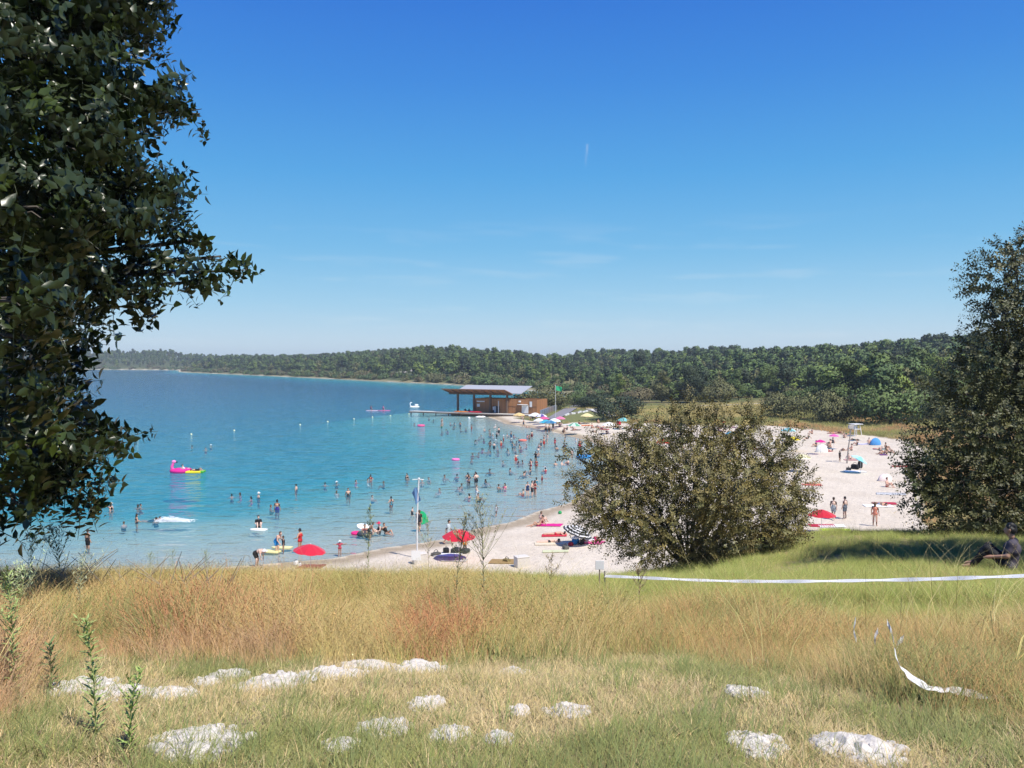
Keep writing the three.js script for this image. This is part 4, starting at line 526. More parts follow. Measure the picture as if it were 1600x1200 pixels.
const SKIN = [[0.62, 0.39, 0.28], [0.52, 0.30, 0.20], [0.68, 0.47, 0.37], [0.42, 0.24, 0.16], [0.66, 0.41, 0.31]].map((c) => mat(...c, 0.55)), HAIR = [[0.02, 0.014, 0.01], [0.045, 0.028, 0.016], [0.012, 0.011, 0.011], [0.11, 0.07, 0.035]].map((c) => mat(...c, 0.6));
const colourMats = {}; const dye = (c) => colourMats[c] ?? (colourMats[c] = new THREE.MeshStandardMaterial({ color: new THREE.Color(c), roughness: 0.8 }));
let personNo = 0;
// wear: list of [garment, css colour]
function person(pos, turn, pose, wear, label, { scale = 1, skin, hair = 'hair', hairM, group, cell } = {}) {
  const k = personNo++, dist = pos.distanceTo(camera.position), c = cell || (dist < 40 ? 0.02 : dist < 80 ? 0.036 : 0.055), t = thing('person', label, 'person', pos, turn, group); t.scale.setScalar(scale);
  part('body', bodyPart(pose, 'body', c), SKIN[skin ?? k * 7 % 5], t);
  for (const [g, col] of wear) part({ shorts: 'swim_shorts', suit: 'swimsuit', briefs: 'briefs', top: 'bikini_top', shirt: 'shirt', trousers: 'trousers', hat: 'hat' }[g], bodyPart(pose, g, c), dye(col), t);
  if (hair && !wear.some((w) => w[0] === 'hat')) part('hair', bodyPart(pose, hair, c), hairM ?? HAIR[k * 5 % 4], t);
  return t;
}
// a pixel of the head and how far the body is out of the water -> where it stands
const bathers = [];
const B5 = (x, y, k, o) => bathers.push([640 + x * 0.2, 570 + y * 0.2, k, o]), B4 = (x, y, k, o) => bathers.push([600 + x * 0.225, 700 + y * 0.225, k, o]), B3 = (x, y, k, o) => bathers.push([340 + x * 0.1875, 700 + y * 0.1875, k, o]), B2 = (x, y, k, o) => bathers.push([x * 0.2667, 560 + y * 0.2667, k, o]);
const many = (f, list) => list.trim().split(/\s+/).forEach((w) => { const [, k, x, y] = /^([a-z])(\d+),(\d+)$/.exec(w); f(+x, +y, k); });
// h: head and shoulders, c: out to the waist, s: standing, k: child
many(B5, 'h152,412 h188,430 s252,418 c250,468 h37,458 h318,455 c350,466 h345,480 c395,463 h440,498 h400,500 h285,505 h298,516 h252,523 c485,482 h585,503 h670,483 s697,490 c625,518 h632,543 c650,548 c680,538 h560,550 h543,566 h580,582 h517,590 h511,596 h630,590 c628,610 h652,560 h675,588 c733,566 h763,548 c793,545 h815,555 h795,578 c660,622 h685,640 c715,606 h724,612 h565,655 h580,662 h615,664 h630,678 h690,676 h765,658 h772,670 h492,695 h538,690 h485,738 c805,628 h823,622 h825,655 c858,642 h870,652 h853,580 h838,600 h912,630 h920,560 c935,564 s955,520 c1050,578 c1075,576 c1050,604 c1027,616 h1010,630 h1005,655 c1135,612 h1150,655 s1210,622 k1215,556 k1300,582 c1270,702 c985,708 h1005,692 h1140,777 h1190,772 h1237,762 c945,776 c990,776 h940,825 h1060,822 h905,845 h890,850 k1035,860 h990,908 c830,718 h845,738 h853,760 h880,755 h730,755 h787,818 h627,818 h275,865 h370,860 h75,886 h97,903 h150,886 c455,876 c462,884 c515,872 c522,880 h595,908 h405,933 h745,943');
many(B4, 'h538,255 h530,275 h385,285 h707,232 h797,270 h838,268 c642,295 h590,332 h655,338 h735,150 h965,312 c997,298 c1028,294 c1048,290 k778,415 c50,368 k195,415 k230,435 h160,190 h420,194 h877,150 c1020,115 h1120,152');
many(B3, 'h118,392 h188,380 h280,412 c340,378 c655,308 h895,295 h992,284 h992,362 h1152,272 h1250,262 c1275,228 h1382,284 c1578,218 h1290,400 k1447,432 h445,482');
many(B2, 'h1125,513 h1205,527 h1235,508 h725,962 c800,925 h808,862 h822,858 h655,850 c648,856 h915,936');
{
  const rnd = mulberry(2024), SH = ['#1c2a4a', '#101014', '#7a1420', '#1d5f8a', '#2a2a30', '#b8342c', '#e0e0e0', '#2f6e4e'], SU = ['#141418', '#a81c34', '#23395f', '#d05a86', '#3c7f92', '#d9d9d9'], shade = { '#1c2a4a': 'navy', '#101014': 'black', '#7a1420': 'dark red', '#1d5f8a': 'blue', '#2a2a30': 'charcoal', '#b8342c': 'red', '#e0e0e0': 'white', '#2f6e4e': 'green', '#141418': 'black', '#a81c34': 'crimson', '#23395f': 'navy', '#d05a86': 'pink', '#3c7f92': 'teal', '#d9d9d9': 'white' };
  for (const [px, py, k] of bathers) {
    const child = k === 'k', out = { h: 0.14, c: 0.52, s: 1.3, k: 0.7 }[k], p = atPlane(px, py, out - 0.02), bed = H(p.x, -p.z), scale = child ? 0.62 : 0.86 + rnd() * 0.12, woman = rnd() < 0.5, col = woman ? SU[Math.floor(rnd() * 6)] : SH[Math.floor(rnd() * 8)];
    let y = out - 1.65 * scale, pose = k === 'h' ? 'tread' : k === 'c' ? (rnd() < 0.5 ? 'arms' : rnd() < 0.3 ? 'wave' : 'stand') : rnd() < 0.5 ? 'walk' : 'stand';
    if (k === 's' || child) y = Math.max(y, bed); if (y < bed) { if (k === 'h') { pose = 'sit'; y = Math.max(bed, out - 0.85 * scale); } else y = Math.max(y, bed - 0.02); }
    const hatted = rnd() < 0.05, near = p.x < -14 ? 'out in the open lake' : -p.z > 150 ? 'near the pier' : -p.z > 100 ? 'in the crowded bay' : 'in the near shallows';
    const state = { h: 'up to the shoulders in water ', c: 'waist-deep in water ', s: 'standing knee-deep ', k: 'small, paddling ' }[k], hairKind = woman ? 'long_hair' : 'hair', wear = woman ? [rnd() < 0.5 ? ['suit', col] : ['briefs', col]] : [['shorts', col]]; if (woman && wear[0][0] === 'briefs') wear.push(['top', col]); if (hatted) wear.push(['hat', '#ececec']);
    const label = k === 'h' ? (hatted ? 'white-hatted' : woman ? 'long-haired' : 'short-haired') + ' bather ' + state + near : (child ? 'child' : 'bather') + ' in ' + shade[col] + (woman ? ' swimsuit ' : ' swim shorts ') + state + near;
    person(V(p.x, y, p.z), rnd() * 6.28, pose, wear, label, { scale, group: label + ' group'.replace(' group', '') , hair: hairKind });
  }
}
console.log('bathers done');
const extraTowels = [];
// ---- the people one can tell apart
const g0 = (px, py) => onGround(px, py, px > 1500 ? 2 : 38), water = (px, py, y) => atPlane(px, py, y);
const wade = (px, py) => { const p = atPlane(px, py, 0); p.y = Math.min(0, H(p.x, -p.z)); return p; };
person(wade(137, 856), 2.6, 'stand', [['shorts', '#0d0d10']], 'tanned man in black swim shorts wading alone off the leafy tree', { skin: 1 });
person(wade(433, 862), 1.2, 'stoop', [['shorts', '#1f86c8']], 'man in bright blue swim shorts leaning over a yellow board', { skin: 4 });
person(wade(443, 862), -1.2, 'stand', [['suit', '#15151a']], 'slim child in black standing between the two yellow boards', { scale: 0.72, skin: 3 });
person(wade(402, 886), 1.4, 'bend', [['shorts', '#141416'], ['hat', '#e6e6e4']], 'bent-over person in black shorts and white cap at the water edge', { skin: 2 });
person(wade(469, 862), -1.9, 'arms', [['suit', '#c02626']], 'woman in a red swimsuit standing in shallow water behind the red umbrella', { skin: 1 });
person(wade(531, 869), 0.3, 'spread', [['shirt', '#b4485a'], ['briefs', '#8a3a4a'], ['hat', '#f2f2f0']], 'child in a white sun hat with arms spread at the waterline', { scale: 0.62 });
person(atPlane(570, 838, -0.25), 0.2, 'sit', [['suit', '#7a2c30']], 'person sitting in the grey inner tube', { skin: 1 });
person(wade(578, 841), 2.0, 'stoop', [['shorts', '#33333a']], 'boy leaning over beside the inner tube with a white board', { scale: 0.85, skin: 3 });
person(atPlane(592, 835, -0.1), -1.0, 'sit', [['suit', '#1a1512'], ['hat', '#d8305c']], 'woman in black with a pink cap sitting in the shallows', { skin: 2 });
person(atPlane(604, 835, -0.1), 0.8, 'recline', [['suit', '#1c1714']], 'dark-haired woman in black leaning back in the shallows', { skin: 1 });
person(wade(433, 796), 3.0, 'stand', [['shorts', '#3a2f86']], 'broad man in purple shorts thigh-deep beside a child', { scale: 1.04, skin: 1 });
person(wade(544, 774), 0.1, 'stand', [['shorts', '#26262c']], 'man standing waist-deep facing the beach by himself', { skin: 0 });
person(atPlane(404, 824, -0.05), 0.4, 'sit', [['shirt', '#101014']], 'person in a black wetsuit top lying on a white board', { skin: 2 });
person(wade(655, 828), 2.9, 'walk', [['suit', '#2b2b33']], 'person carrying a green bodyboard past the near flag pole', { skin: 1 });
person(g0(700, 850), 1.5, 'walk', [['shirt', '#b9c4c8'], ['shorts', '#3d3d44']], 'walker in a pale shirt passing behind the red beach umbrella', { skin: 1 });
person(g0(726, 862), 0.2, 'stand', [['shorts', '#e08a1e'], ['hat', '#f0f0ee']], 'child in orange shorts and white cap beside the red umbrella', { scale: 0.74 });
person(g0(842, 822), -1.2, 'recline', [['top', '#7a2630'], ['briefs', '#7a2630']], 'tanned woman leaning back beside the magenta towel', { skin: 1 });
person(g0(846, 817), 2.4, 'sit', [['shorts', '#c58a70']], 'pale man sitting behind the tanned woman on the sand', { skin: 2 });
person(g0(868, 836), 1.5, 'prone', [['briefs', '#b02038'], ['top', '#b02038']], 'sunbather in red lying on the pink-red towel', { skin: 0 });
person(g0(858, 848), 1.6, 'prone', [['briefs', '#26262c']], 'long-legged sunbather lying flat near the blue cool box', { skin: 2 });
person(g0(926, 846), -1.2, 'supine', [['shirt', '#e4e4e4'], ['shorts', '#d02a6a']], 'person in a white shirt lying beside the blue cool box', { skin: 1 });
person(g0(906, 705), 0.2, 'stand', [['shorts', '#c01c34']], 'man in red swim shorts walking out of the crowded bay', { scale: 1.05, skin: 1 });
person(g0(858, 678), 0.5, 'stand', [['shorts', '#17171b']], 'man in black shorts talking at the water edge of the far beach', { skin: 1 });
person(g0(853, 678), -0.5, 'stand', [['shorts', '#22222a']], 'second man in black shorts talking at the far water edge', { skin: 0 });
person(g0(864, 674), 2.5, 'walk', [['shirt', '#6e6458'], ['shorts', '#4a4038']], 'walker in brown on the far sand behind the talking men', {});
person(g0(880, 677), 1, 'squat', [['suit', '#2d2d33']], 'person squatting at the far water edge', {});
person(g0(934, 703), 1.2, 'stand', [['shorts', '#1b1b20']], 'dark figure stepping out of the water beside the willow bush', { skin: 3 });
person(g0(818, 668), 1.2, 'walk', [['shorts', '#3b4a5c']], 'man wading ashore before the shelter', { skin: 1 });
person(g0(763, 648), 0.2, 'stand', [['shirt', '#c01830'], ['shorts', '#c01830']], 'lifeguard in red standing on the pier in front of the shelter', { skin: 1 });
for (const [x, c, l] of [[727, '#141418', 'person in black sitting in the shade of the shelter roof'], [733, '#2a2f3c', 'person in dark blue sitting in the shade of the shelter roof']]) { const p = A0.clone().add(V((x - 715) * 0.158, 0.08, 1.2 + (x - 727) * 0.1)); person(p, 0.4, 'sit', [['shirt', c], ['shorts', '#1a1a1e']], l, {}); }
person(g0(1302, 812), 2.6, 'walk', [['shorts', '#9aa3a8']], 'pale bather walking next to the big red umbrella on the right beach', { skin: 2 });
person(g0(1320, 811), -2.6, 'stand', [['shorts', '#5c6570']], 'second pale bather standing near the big red umbrella', { skin: 2 });
person(g0(1367, 822), 2.4, 'stand', [['suit', '#d88a72']], 'long-haired woman in salmon standing below the crest on the right beach', { hair: 'long_hair', skin: 4 });
person(g0(1386, 761), 0.7, 'sit', [['briefs', '#c8705c']], 'reddish sunbather sitting alone on the open right sand', { skin: 4 });
person(g0(1312, 721), 0.6, 'stand', [['shirt', '#121216'], ['shorts', '#121216']], 'person all in black near the leaning post', { scale: 0.75, skin: 3 });
for (const [x, y, po, c, l] of [[1302, 692, 'recline', '#3a3d44', 'sunbather leaning back left of the lifeguard chair'], [1319, 684, 'sit', '#6a4a48', 'person sitting beside the small pink umbrella'], [1339, 696, 'sit', '#3c4450', 'sunbather sitting under the lifeguard chair'], [1376, 704, 'prone', '#5d7f86', 'sunbather lying in front of the blue beach tent'], [1384, 702, 'sit', '#33383c', 'person sitting near the lying sunbather by the blue tent'], [1275, 698, 'sit', '#42464c', 'person sitting beside the white beach tent'], [1262, 686, 'recline', '#4c5258', 'sunbather by the yellow umbrella'], [1270, 757, 'supine', '#c47a68', 'sunbather lying at the right edge of the willow bush'], [1375, 789, 'prone', '#8e98b0', 'sunbather on the white towel near the right crest'], [1258, 671, 'sit', '#3b3b40', 'person sitting at the back edge of the right beach']]) person(g0(x, y), R0() * 6, po, [[po === 'prone' || po === 'supine' ? 'briefs' : 'suit', c]], l, {});
for (const [x, y, po, c, l] of [[870, 663, 'sit', '#2a2a30', 'dark sunbather in front of the cyan umbrellas'], [876, 665, 'recline', '#3a3f46', 'sunbather leaning back below the white parasol'], [893, 668, 'prone', '#22252a', 'sunbather lying on a dark towel on the far beach'], [886, 672, 'sit', '#4a4f55', 'person sitting close to the far water edge'], [905, 664, 'sit', '#7a4438', 'person sitting on the orange sun loungers'], [925, 669, 'sit', '#a83a3a', 'person in red sitting on the open far sand'], [927, 675, 'prone', '#4c4c52', 'lone sunbather lying on the far sand'], [948, 678, 'sit', '#2c2c33', 'person sitting just left of the willow bush top'], [836, 655, 'sit', '#2a2d33', 'person sitting on the sand near the shelter wall'], [829, 656, 'recline', '#6a4e40', 'sunbather reclining by the yellow parasol at the shelter'], [825, 668, 'prone', '#5a5a60', 'sunbather lying near the pier end'], [816, 655, 'sit', '#4a3a36', 'person in brown sitting before the shelter door'], [914, 652, 'recline', '#22222a', 'person in the shade of the yellow parasol on the lawn']]) person(g0(x, y), R0() * 6, po, [[po === 'prone' ? 'briefs' : 'suit', c]], l, {});
{ const rnd = mulberry(606), hues = ['#2b2f3a', '#a83246', '#4c6f8c', '#c9c4ba', '#7c4a3e', '#2f5a50', '#d08a3a', '#8a5a8c']; for (let i = 0; i < 46; i++) { const z = i % 3, px = z === 0 ? 1225 + rnd() * 165 : z === 1 ? 860 + rnd() * 110 : 1000 + rnd() * 230, py = z === 0 ? 672 + rnd() * 60 : z === 1 ? 659 + rnd() * 14 : 664 + rnd() * 60, po = ['prone', 'supine', 'sit', 'recline'][Math.floor(rnd() * 4)], p = g0(px, py); if (inLakeDistance(p.x, -p.z) < 4 || !inside(SAND, p.x, -p.z)) continue; const where = z === 0 ? 'on the open sand of the right beach' : z === 1 ? 'on the crowded far sand' : 'on the sand behind the willow bush', label = { prone: 'small figure lying face down ', supine: 'small figure lying face up ', sit: 'small figure sitting upright ', recline: 'small figure leaning back ' }[po] + where; person(p, rnd() * 6.28, po, [[po[0] === 's' && po !== 'sit' ? 'shorts' : 'briefs', hues[Math.floor(rnd() * 8)]]], label, { group: 'small figures ' + where }); if (rnd() < 0.6) extraTowels.push([p, rnd() * 3, hues[Math.floor(rnd() * 8)], where]); } }
person(g0(1577, 893), -2.2, 'sit', [['shirt', '#4b4550'], ['trousers', '#16171c']], 'person in a dark top sitting in tree shade behind the tape', { skin: 3, hairM: HAIR[2] });
console.log('people done');
// ---------------------------------------------------------------- parasols, towels, floats, bags
function aboveGround(px, py, off) { const r = ray(px, py); let t = 40; for (let k = 0; k < 3000; k++) { t += 0.08; if (EYE + r.y * t <= Math.max(H(r.x * t, -r.z * t), -0.05) + off) break; } return V(r.x * t, H(r.x * t, -r.z * t), r.z * t); }
function parasol(px, py, radius, colours, label, { h = 1.95, tilt = [0, 0], rings = 0, drop = 0.42 } = {}) {
  const b = aboveGround(px, py, h - drop * 0.4), t = thing('parasol', label, 'parasol', b, R0() * 6), K = 8, head = new THREE.Group(); 
  part('pole', tube([V(0, -0.25, 0), V(0, h * 0.5, 0), V(0, h, 0)], 0.018, 0.016, 3, 6), mat(0.72, 0.72, 0.7, 0.4), t);
  const rot = new THREE.Euler(tilt[0], 0, tilt[1]), p = [], ix = [], no = [], col = [], M = rings ? 24 : 7, dir = colours.map((c) => new THREE.Color(c));
  for (let s = 0; s < K; s++) for (let u = 0; u <= 4; u++) for (let m = 0; m <= M; m++) { const q = m / M, a = (s + u / 4) / K * Math.PI * 2, sag = Math.cos((u / 4 - 0.5) * Math.PI) * 0.045 * q * radius, rr = radius * (q - sag * 0.4), y = h - drop * Math.pow(q, 1.6) * radius + 0 - sag; p.push(Math.cos(a) * rr, y, Math.sin(a) * rr); const c = rings ? dir[Math.floor(q * rings * 0.999 * 2) % dir.length] : dir[s % dir.length]; col.push(c.r, c.g, c.b); }
  for (let s = 0; s < K; s++) for (let u = 0; u < 4; u++) for (let m = 0; m < M; m++) { const a = (s * 5 + u) * (M + 1) + m, b2 = a + M + 1; ix.push(a, b2, a + 1, b2, b2 + 1, a + 1); }
  const piv = (g) => g.translate(0, -h, 0).applyMatrix4(new THREE.Matrix4().makeRotationFromEuler(rot)).translate(0, h, 0);
  part('canopy', piv(geom(p, null, ix, null, col)), new THREE.MeshPhysicalMaterial({ vertexColors: true, roughness: 0.9, transmission: 0.25, thickness: 0, side: THREE.DoubleSide }), t);
  for (let s = 0; s < K; s++) { const a = s / K * Math.PI * 2; part('rib', piv(tube([V(0, h - 0.03, 0), V(Math.cos(a) * radius * 0.5, h - drop * 0.33 * radius - 0.03, Math.sin(a) * radius * 0.5), V(Math.cos(a) * radius * 0.99, h - drop * radius * 0.98 - 0.02, Math.sin(a) * radius * 0.99)], 0.006, 0.005, 4, 3)), whiteM, t); }
  part('tip', new THREE.SphereGeometry(0.03, 8, 6).translate(0, h + 0.03, 0), whiteM, t);
  return t;
}
parasol(485, 855, 0.95, ['#d01238'], 'red beach parasol pitched at the near waterline', { h: 1.9, tilt: [0.12, 0] });
parasol(717, 832, 1.05, ['#cf1034'], 'red beach parasol on the sand near the flag pole', { h: 1.95, tilt: [0.08, 0.05] });
parasol(906, 826, 1.05, ['#f0f0ee', '#20222a'], 'black and white ring-striped parasol beside the willow bush', { h: 1.3, rings: 5, tilt: [0.35, 0] });
parasol(1284, 800, 0.95, ['#c8102e'], 'big red parasol beside the willow bush on the right beach', { h: 1.7 });
parasol(1345, 716, 0.95, ['#8fdcea', '#b8ecf2'], 'tilted pale cyan parasol over black bags on the right beach', { h: 1.8, tilt: [0.1, -0.5] });
parasol(1282, 689, 0.7, ['#d6148c'], 'magenta parasol left of the leaning post', {}); parasol(1303, 680, 0.7, ['#e060b0'], 'small pink parasol next to a sitting person', {});
parasol(1253, 712, 0.95, ['#f0ecb0', '#f6f2d0'], 'pale yellow parasol at the right edge of the willow bush', {}); parasol(1239, 684, 1.0, ['#f0dc1e'], 'bright yellow parasol behind the willow bush', {}); parasol(1232, 670, 1.1, ['#58c0d4', '#9adbe4'], 'cyan parasol at the back of the beach behind the willow bush', {});
parasol(1037, 688, 1.1, ['#d82a1e'], 'scarlet parasol showing through the top of the willow bush', {}); parasol(1125, 657, 1.1, ['#e0502c'], 'orange-red parasol at the back of the sand behind the willow bush', {}); parasol(1143, 676, 1.1, ['#4ab4d8'], 'blue parasol showing through the willow bush', {}); parasol(1205, 690, 1.0, ['#e8e8e0'], 'off-white parasol hidden behind the willow bush', {});
const FAR = [[836, 646, 1.5, ['#f4f2ea'], 'large white parasol by the end of the shelter'], [846, 648, 1.2, ['#5a4a9c', '#e8e8f0'], 'purple and white parasol below the fence'], [850, 652, 1.1, ['#d85a92'], 'rose parasol below the purple one'], [853, 657, 1.3, ['#38b0cc'], 'turquoise parasol among the crowd on the far beach'], [860, 658, 1.2, ['#2c6e9a', '#3f8fb8'], 'steel-blue parasol touching the turquoise one'], [866, 655, 1.3, ['#eef2f4'], 'white parasol at the foot of the green flag pole'], [875, 652, 1.1, ['#e27aa0'], 'light pink parasol by the asphalt path'], [917, 647, 1.3, ['#efe2a0'], 'cream parasol alone on the lawn'], [898, 662, 1.2, ['#5fae88', '#cfe6da'], 'green and white parasol on the far sand'], [951, 661, 1.2, ['#f2f2f0'], 'white parasol near the spreading dark bush'], [974, 654, 1.3, ['#7fd0d0'], 'aqua parasol under the spreading dark bush'], [811, 646, 1.3, ['#e8c98a'], 'sand-yellow parasol in front of the shelter wall'], [842, 655, 1.1, ['#f6f6f4'], 'low white parasol on the crowded far sand'], [990, 668, 1.1, ['#e6e6e6', '#8a2a3a'], 'wine and white parasol at the left top of the willow bush']];
for (const [x, y, r, c, l] of FAR) parasol(x, y, r, c, l, { h: 2.1 });
function towel(px, py, w, l, colour, turn, label, stripe) { const b = g0(px, py), g = new THREE.BoxGeometry(w, 0.025, l, 10, 1, 16), v = g.attributes.position, c = Math.cos(turn), s = Math.sin(turn); for (let i = 0; i < v.count; i++) { const x = v.getX(i), z = v.getZ(i), wx = b.x + x * c + z * s, wz = b.z - x * s + z * c; v.setY(i, v.getY(i) + H(wx, -wz) - b.y + 0.03 + 0.02 * noise2(wx * 4, wz * 4)); } g.computeVertexNormals(); let m = dye(colour); if (stripe) m = new THREE.MeshStandardMaterial({ map: noiseTexture(64, (u, q) => (Math.floor(u * 10) % 2 ? 0.12 : 0.9)), roughness: 0.9 }); const o = single('towel', g, m, label, 'towel'); o.position.copy(b); o.rotation.y = turn; }
for (const a of [[859, 821, 1.1, 1.9, '#d81a86', 1.3, 'magenta towel spread on the sand by the couple'], [866, 837, 0.9, 1.8, '#c8283c', 1.5, 'pink-red towel under the sunbather in red'], [858, 850, 0.9, 2.0, '#d9cbb0', 1.6, 'beige towel under the long-legged sunbather'], [925, 848, 0.9, 1.6, '#e05a92', 1.0, 'rose towel beside the blue cool box'], [700, 868, 1.0, 1.7, '#ececea', 1.4, 'white towel under the pile of dark clothes'], [868, 862, 0.8, 1.7, '#cfd0a8', 1.5, 'pale olive towel on the sand below the cool box'], [795, 878, 1.2, 2.4, '#9c7f4e', 1.4, 'brown straw mat on the sand above the crest'], [710, 876, 0.8, 1.6, '#b6b2aa', 1.4, 'grey towel near the crest below the red parasol'], [486, 886, 1.2, 1.6, '#8c2438', 1.5, 'dark red towel under the waterline parasol'], [1372, 791, 1.1, 2.2, '#f2f2f2', 1.4, 'white towel near the right crest'], [1382, 787, 0.9, 1.8, '#b02840', 1.3, 'red towel next to the white one near the right crest'], [1300, 823, 1.0, 1.8, '#f4f4f4', 1.4, 'white towel beside the lime mat'], [1284, 822, 1.0, 1.8, '#b01c36', 1.4, 'crimson towel beside the white one near the lime mat'], [1336, 737, 1.0, 2.2, '#e6e6ea', 1.4, 'white towel in front of the black bags'], [1352, 694, 1.1, 1.9, '#c9c8e8', 1.4, 'lilac towel next to the blue beach tent'], [1330, 719, 1.0, 1.6, '#b98a88', 1.4, 'dusty pink towel at the foot of the leaning post'], [1407, 729, 1.0, 1.8, '#b84a3e', 1.4, 'brick-red towel by the dark oak leaves'], [1268, 758, 1.0, 1.8, '#cc6a5a', 1.4, 'coral towel at the edge of the willow bush'], [900, 672, 1.0, 1.9, '#15161a', 1.2, 'black towel on the far sand'], [944, 671, 1.0, 1.9, '#b81230', 1.2, 'bright red towel left of the willow bush top'], [912, 665, 1.4, 2.6, '#d2703a', 1.5, 'orange mat on the far sand'], [884, 664, 1.0, 1.9, '#e8e8e8', 1.2, 'white towel on the crowded far sand'], [1378, 702, 1.0, 1.9, '#8ab0ae', 1.3, 'sea-green towel before the blue tent'], [1394, 707, 0.9, 1.7, '#5c5c58', 1.2, 'dark grey towel right of the blue tent']]) towel(...a);
towel(1392, 772, 1.3, 2.4, '#ffffff', 1.2, 'black and white striped mat by the dark oak', true);
towel(1306, 829, 1.2, 2.0, '#b8e01e', 1.3, 'lime green mat below the big red parasol');
function bag(px, py, w, h, d, colour, label, cat = 'bag', name = 'beach_bag') { const b = g0(px, py), t = thing(name, label, cat, b, R0() * 3), g = new RoundedBoxGeometry(w, h, d, 4, Math.min(w, h, d) * 0.3).translate(0, h / 2, 0), v = g.attributes.position; for (let i = 0; i < v.count; i++) { const y = v.getY(i) / h; v.setX(i, v.getX(i) * (1 - 0.18 * y) + 0.03 * noise2(y * 5 + px, v.getZ(i) * 8)); } g.computeVertexNormals(); part('body', g, dye(colour), t); part('handle', new THREE.TorusGeometry(w * 0.28, 0.02, 6, 14, Math.PI).translate(0, h * 0.92, 0), dye('#2a2a2a'), t); if (cat === 'cool box') part('lid', rbox(w * 1.0, 0.07, d * 1.04, 0.02, 0, h + 0.02, 0), dye('#e8eef2'), t); }
for (const a of [[899, 850, 0.62, 0.42, 0.4, '#1f7fc0', 'bright blue cool box beside the lying sunbathers', 'cool box', 'cool_box'], [908, 851, 0.4, 0.34, 0.3, '#17181c', 'black bag right of the blue cool box'], [884, 858, 0.5, 0.24, 0.36, '#5c5a54', 'grey bag on the sand below the cool box'], [892, 853, 0.35, 0.25, 0.3, '#a01c34', 'dark red bag left of the blue cool box'], [712, 864, 0.8, 0.34, 0.5, '#2e322c', 'heap of dark green clothes under the red parasol'], [727, 864, 0.7, 0.28, 0.45, '#3c4038', 'second heap of dark clothes by the orange shorts child'], [697, 864, 0.5, 0.34, 0.4, '#101012', 'black backpack under the red parasol'], [681, 868, 0.7, 0.2, 0.4, '#55524c', 'grey bag at the end of the white towel'], [1336, 733, 0.9, 0.55, 0.5, '#0d0d10', 'black bag under the tilted cyan parasol'], [1344, 731, 0.8, 0.75, 0.5, '#121216', 'tall black bag against the tilted cyan parasol'], [1326, 735, 0.7, 0.3, 0.5, '#1a1a1e', 'low black bag in front of the cyan parasol'], [462, 883, 0.3, 0.28, 0.25, '#e8e8e4', 'white bag at the waterline parasol'], [468, 885, 0.24, 0.22, 0.2, '#dadad6', 'smaller white bag at the waterline parasol'], [967, 664, 0.9, 1.0, 0.6, '#b81834', 'red beach chair bag under the aqua parasol'], [832, 654, 1.2, 0.5, 0.6, '#202024', 'black luggage before the shelter end'], [792, 878, 0.5, 0.2, 0.3, '#7a6a3e', 'khaki bag on the straw mat']]) bag(...a);
for (const [p, turn, c, where] of extraTowels) { const o = single('towel', rbox(0.85, 0.03, 1.75, 0.012), dye(c), 'spread towel under a small figure ' + where, 'towel', 'towels ' + where); o.position.copy(p).add(V(0, 0.03, 0)); o.rotation.y = turn; }
// boards, floats, balls
function board(p, turn, len, w, colour, label, name = 'bodyboard', cat = 'board') { const s = new THREE.Shape(); s.moveTo(-w / 2, -len / 2); s.lineTo(w / 2, -len / 2); s.bezierCurveTo(w * 0.62, 0, w * 0.5, len * 0.42, 0, len / 2); s.bezierCurveTo(-w * 0.5, len * 0.42, -w * 0.62, 0, -w / 2, -len / 2); const g = new THREE.ExtrudeGeometry(s, { depth: 0.05, bevelEnabled: true, bevelSize: 0.02, bevelThickness: 0.02, bevelSegments: 2, curveSegments: 10 }).rotateX(-Math.PI / 2), o = single(name, g, dye(colour), label, cat); o.position.copy(p); o.rotation.y = turn; return o; }
const w0 = (px, py, y = 0.02) => atPlane(px, py, y);
board(w0(421, 862), 1.3, 1.5, 0.6, '#e6dc9a', 'pale yellow board floating nearest to the man in blue shorts'); board(w0(440, 856), 1.5, 1.4, 0.55, '#ded8a0', 'second pale yellow board floating behind the man in blue shorts'); board(w0(403, 828), 1.4, 1.3, 0.55, '#f2f2f0', 'white board under the person in the wetsuit top'); { const b = board(w0(569, 824, 0.35), 1.2, 1.2, 0.55, '#f4f4f2', 'white board held up behind the inner tube'); b.rotation.x = 0.6; } { const b = board(atPlane(661, 808, 0.95), 0.4, 1.0, 0.55, '#16b070', 'green bodyboard carried past the near flag pole'); b.rotation.x = 1.35; }
function ring(px, py, r, tubeR, colour, label, name = 'swim_ring', cat = 'swim ring') { const o = single(name, new THREE.TorusGeometry(r, tubeR, 12, 30).rotateX(Math.PI / 2), dye(colour), label, cat); o.position.copy(atPlane(px, py, tubeR * 0.45)); }
ring(570, 834, 0.42, 0.17, '#3a4046', 'grey inner tube floating with a person inside', 'inner_tube', 'inner tube'); ring(658, 665, 0.6, 0.2, '#e05a8c', 'pink swim ring floating near the pier'); ring(817, 688, 0.5, 0.16, '#e07a6a', 'coral swim ring in the crowded bay'); ring(912, 713, 0.8, 0.22, '#3c9adc', 'blue swim ring close to the willow bush'); ring(556, 833, 0.25, 0.12, '#e8247c', 'small magenta swim ring beside the inner tube'); ring(712, 718, 0.4, 0.15, '#e878b4', 'light pink swim ring alone in the blue-green water');
for (const [x, y, r, c, l] of [[875, 803, 0.16, '#2c9a5a', 'green ball at the waterline by the willow bush'], [733, 656, 0.3, '#f0f0ee', 'white ball buoy under the pier end']]) { const o = single('ball', new THREE.SphereGeometry(r, 16, 12), dye(c), l, 'ball'); const p = g0(x, y); p.y = Math.max(p.y, -0.1) + r * 0.7; o.position.copy(p); }
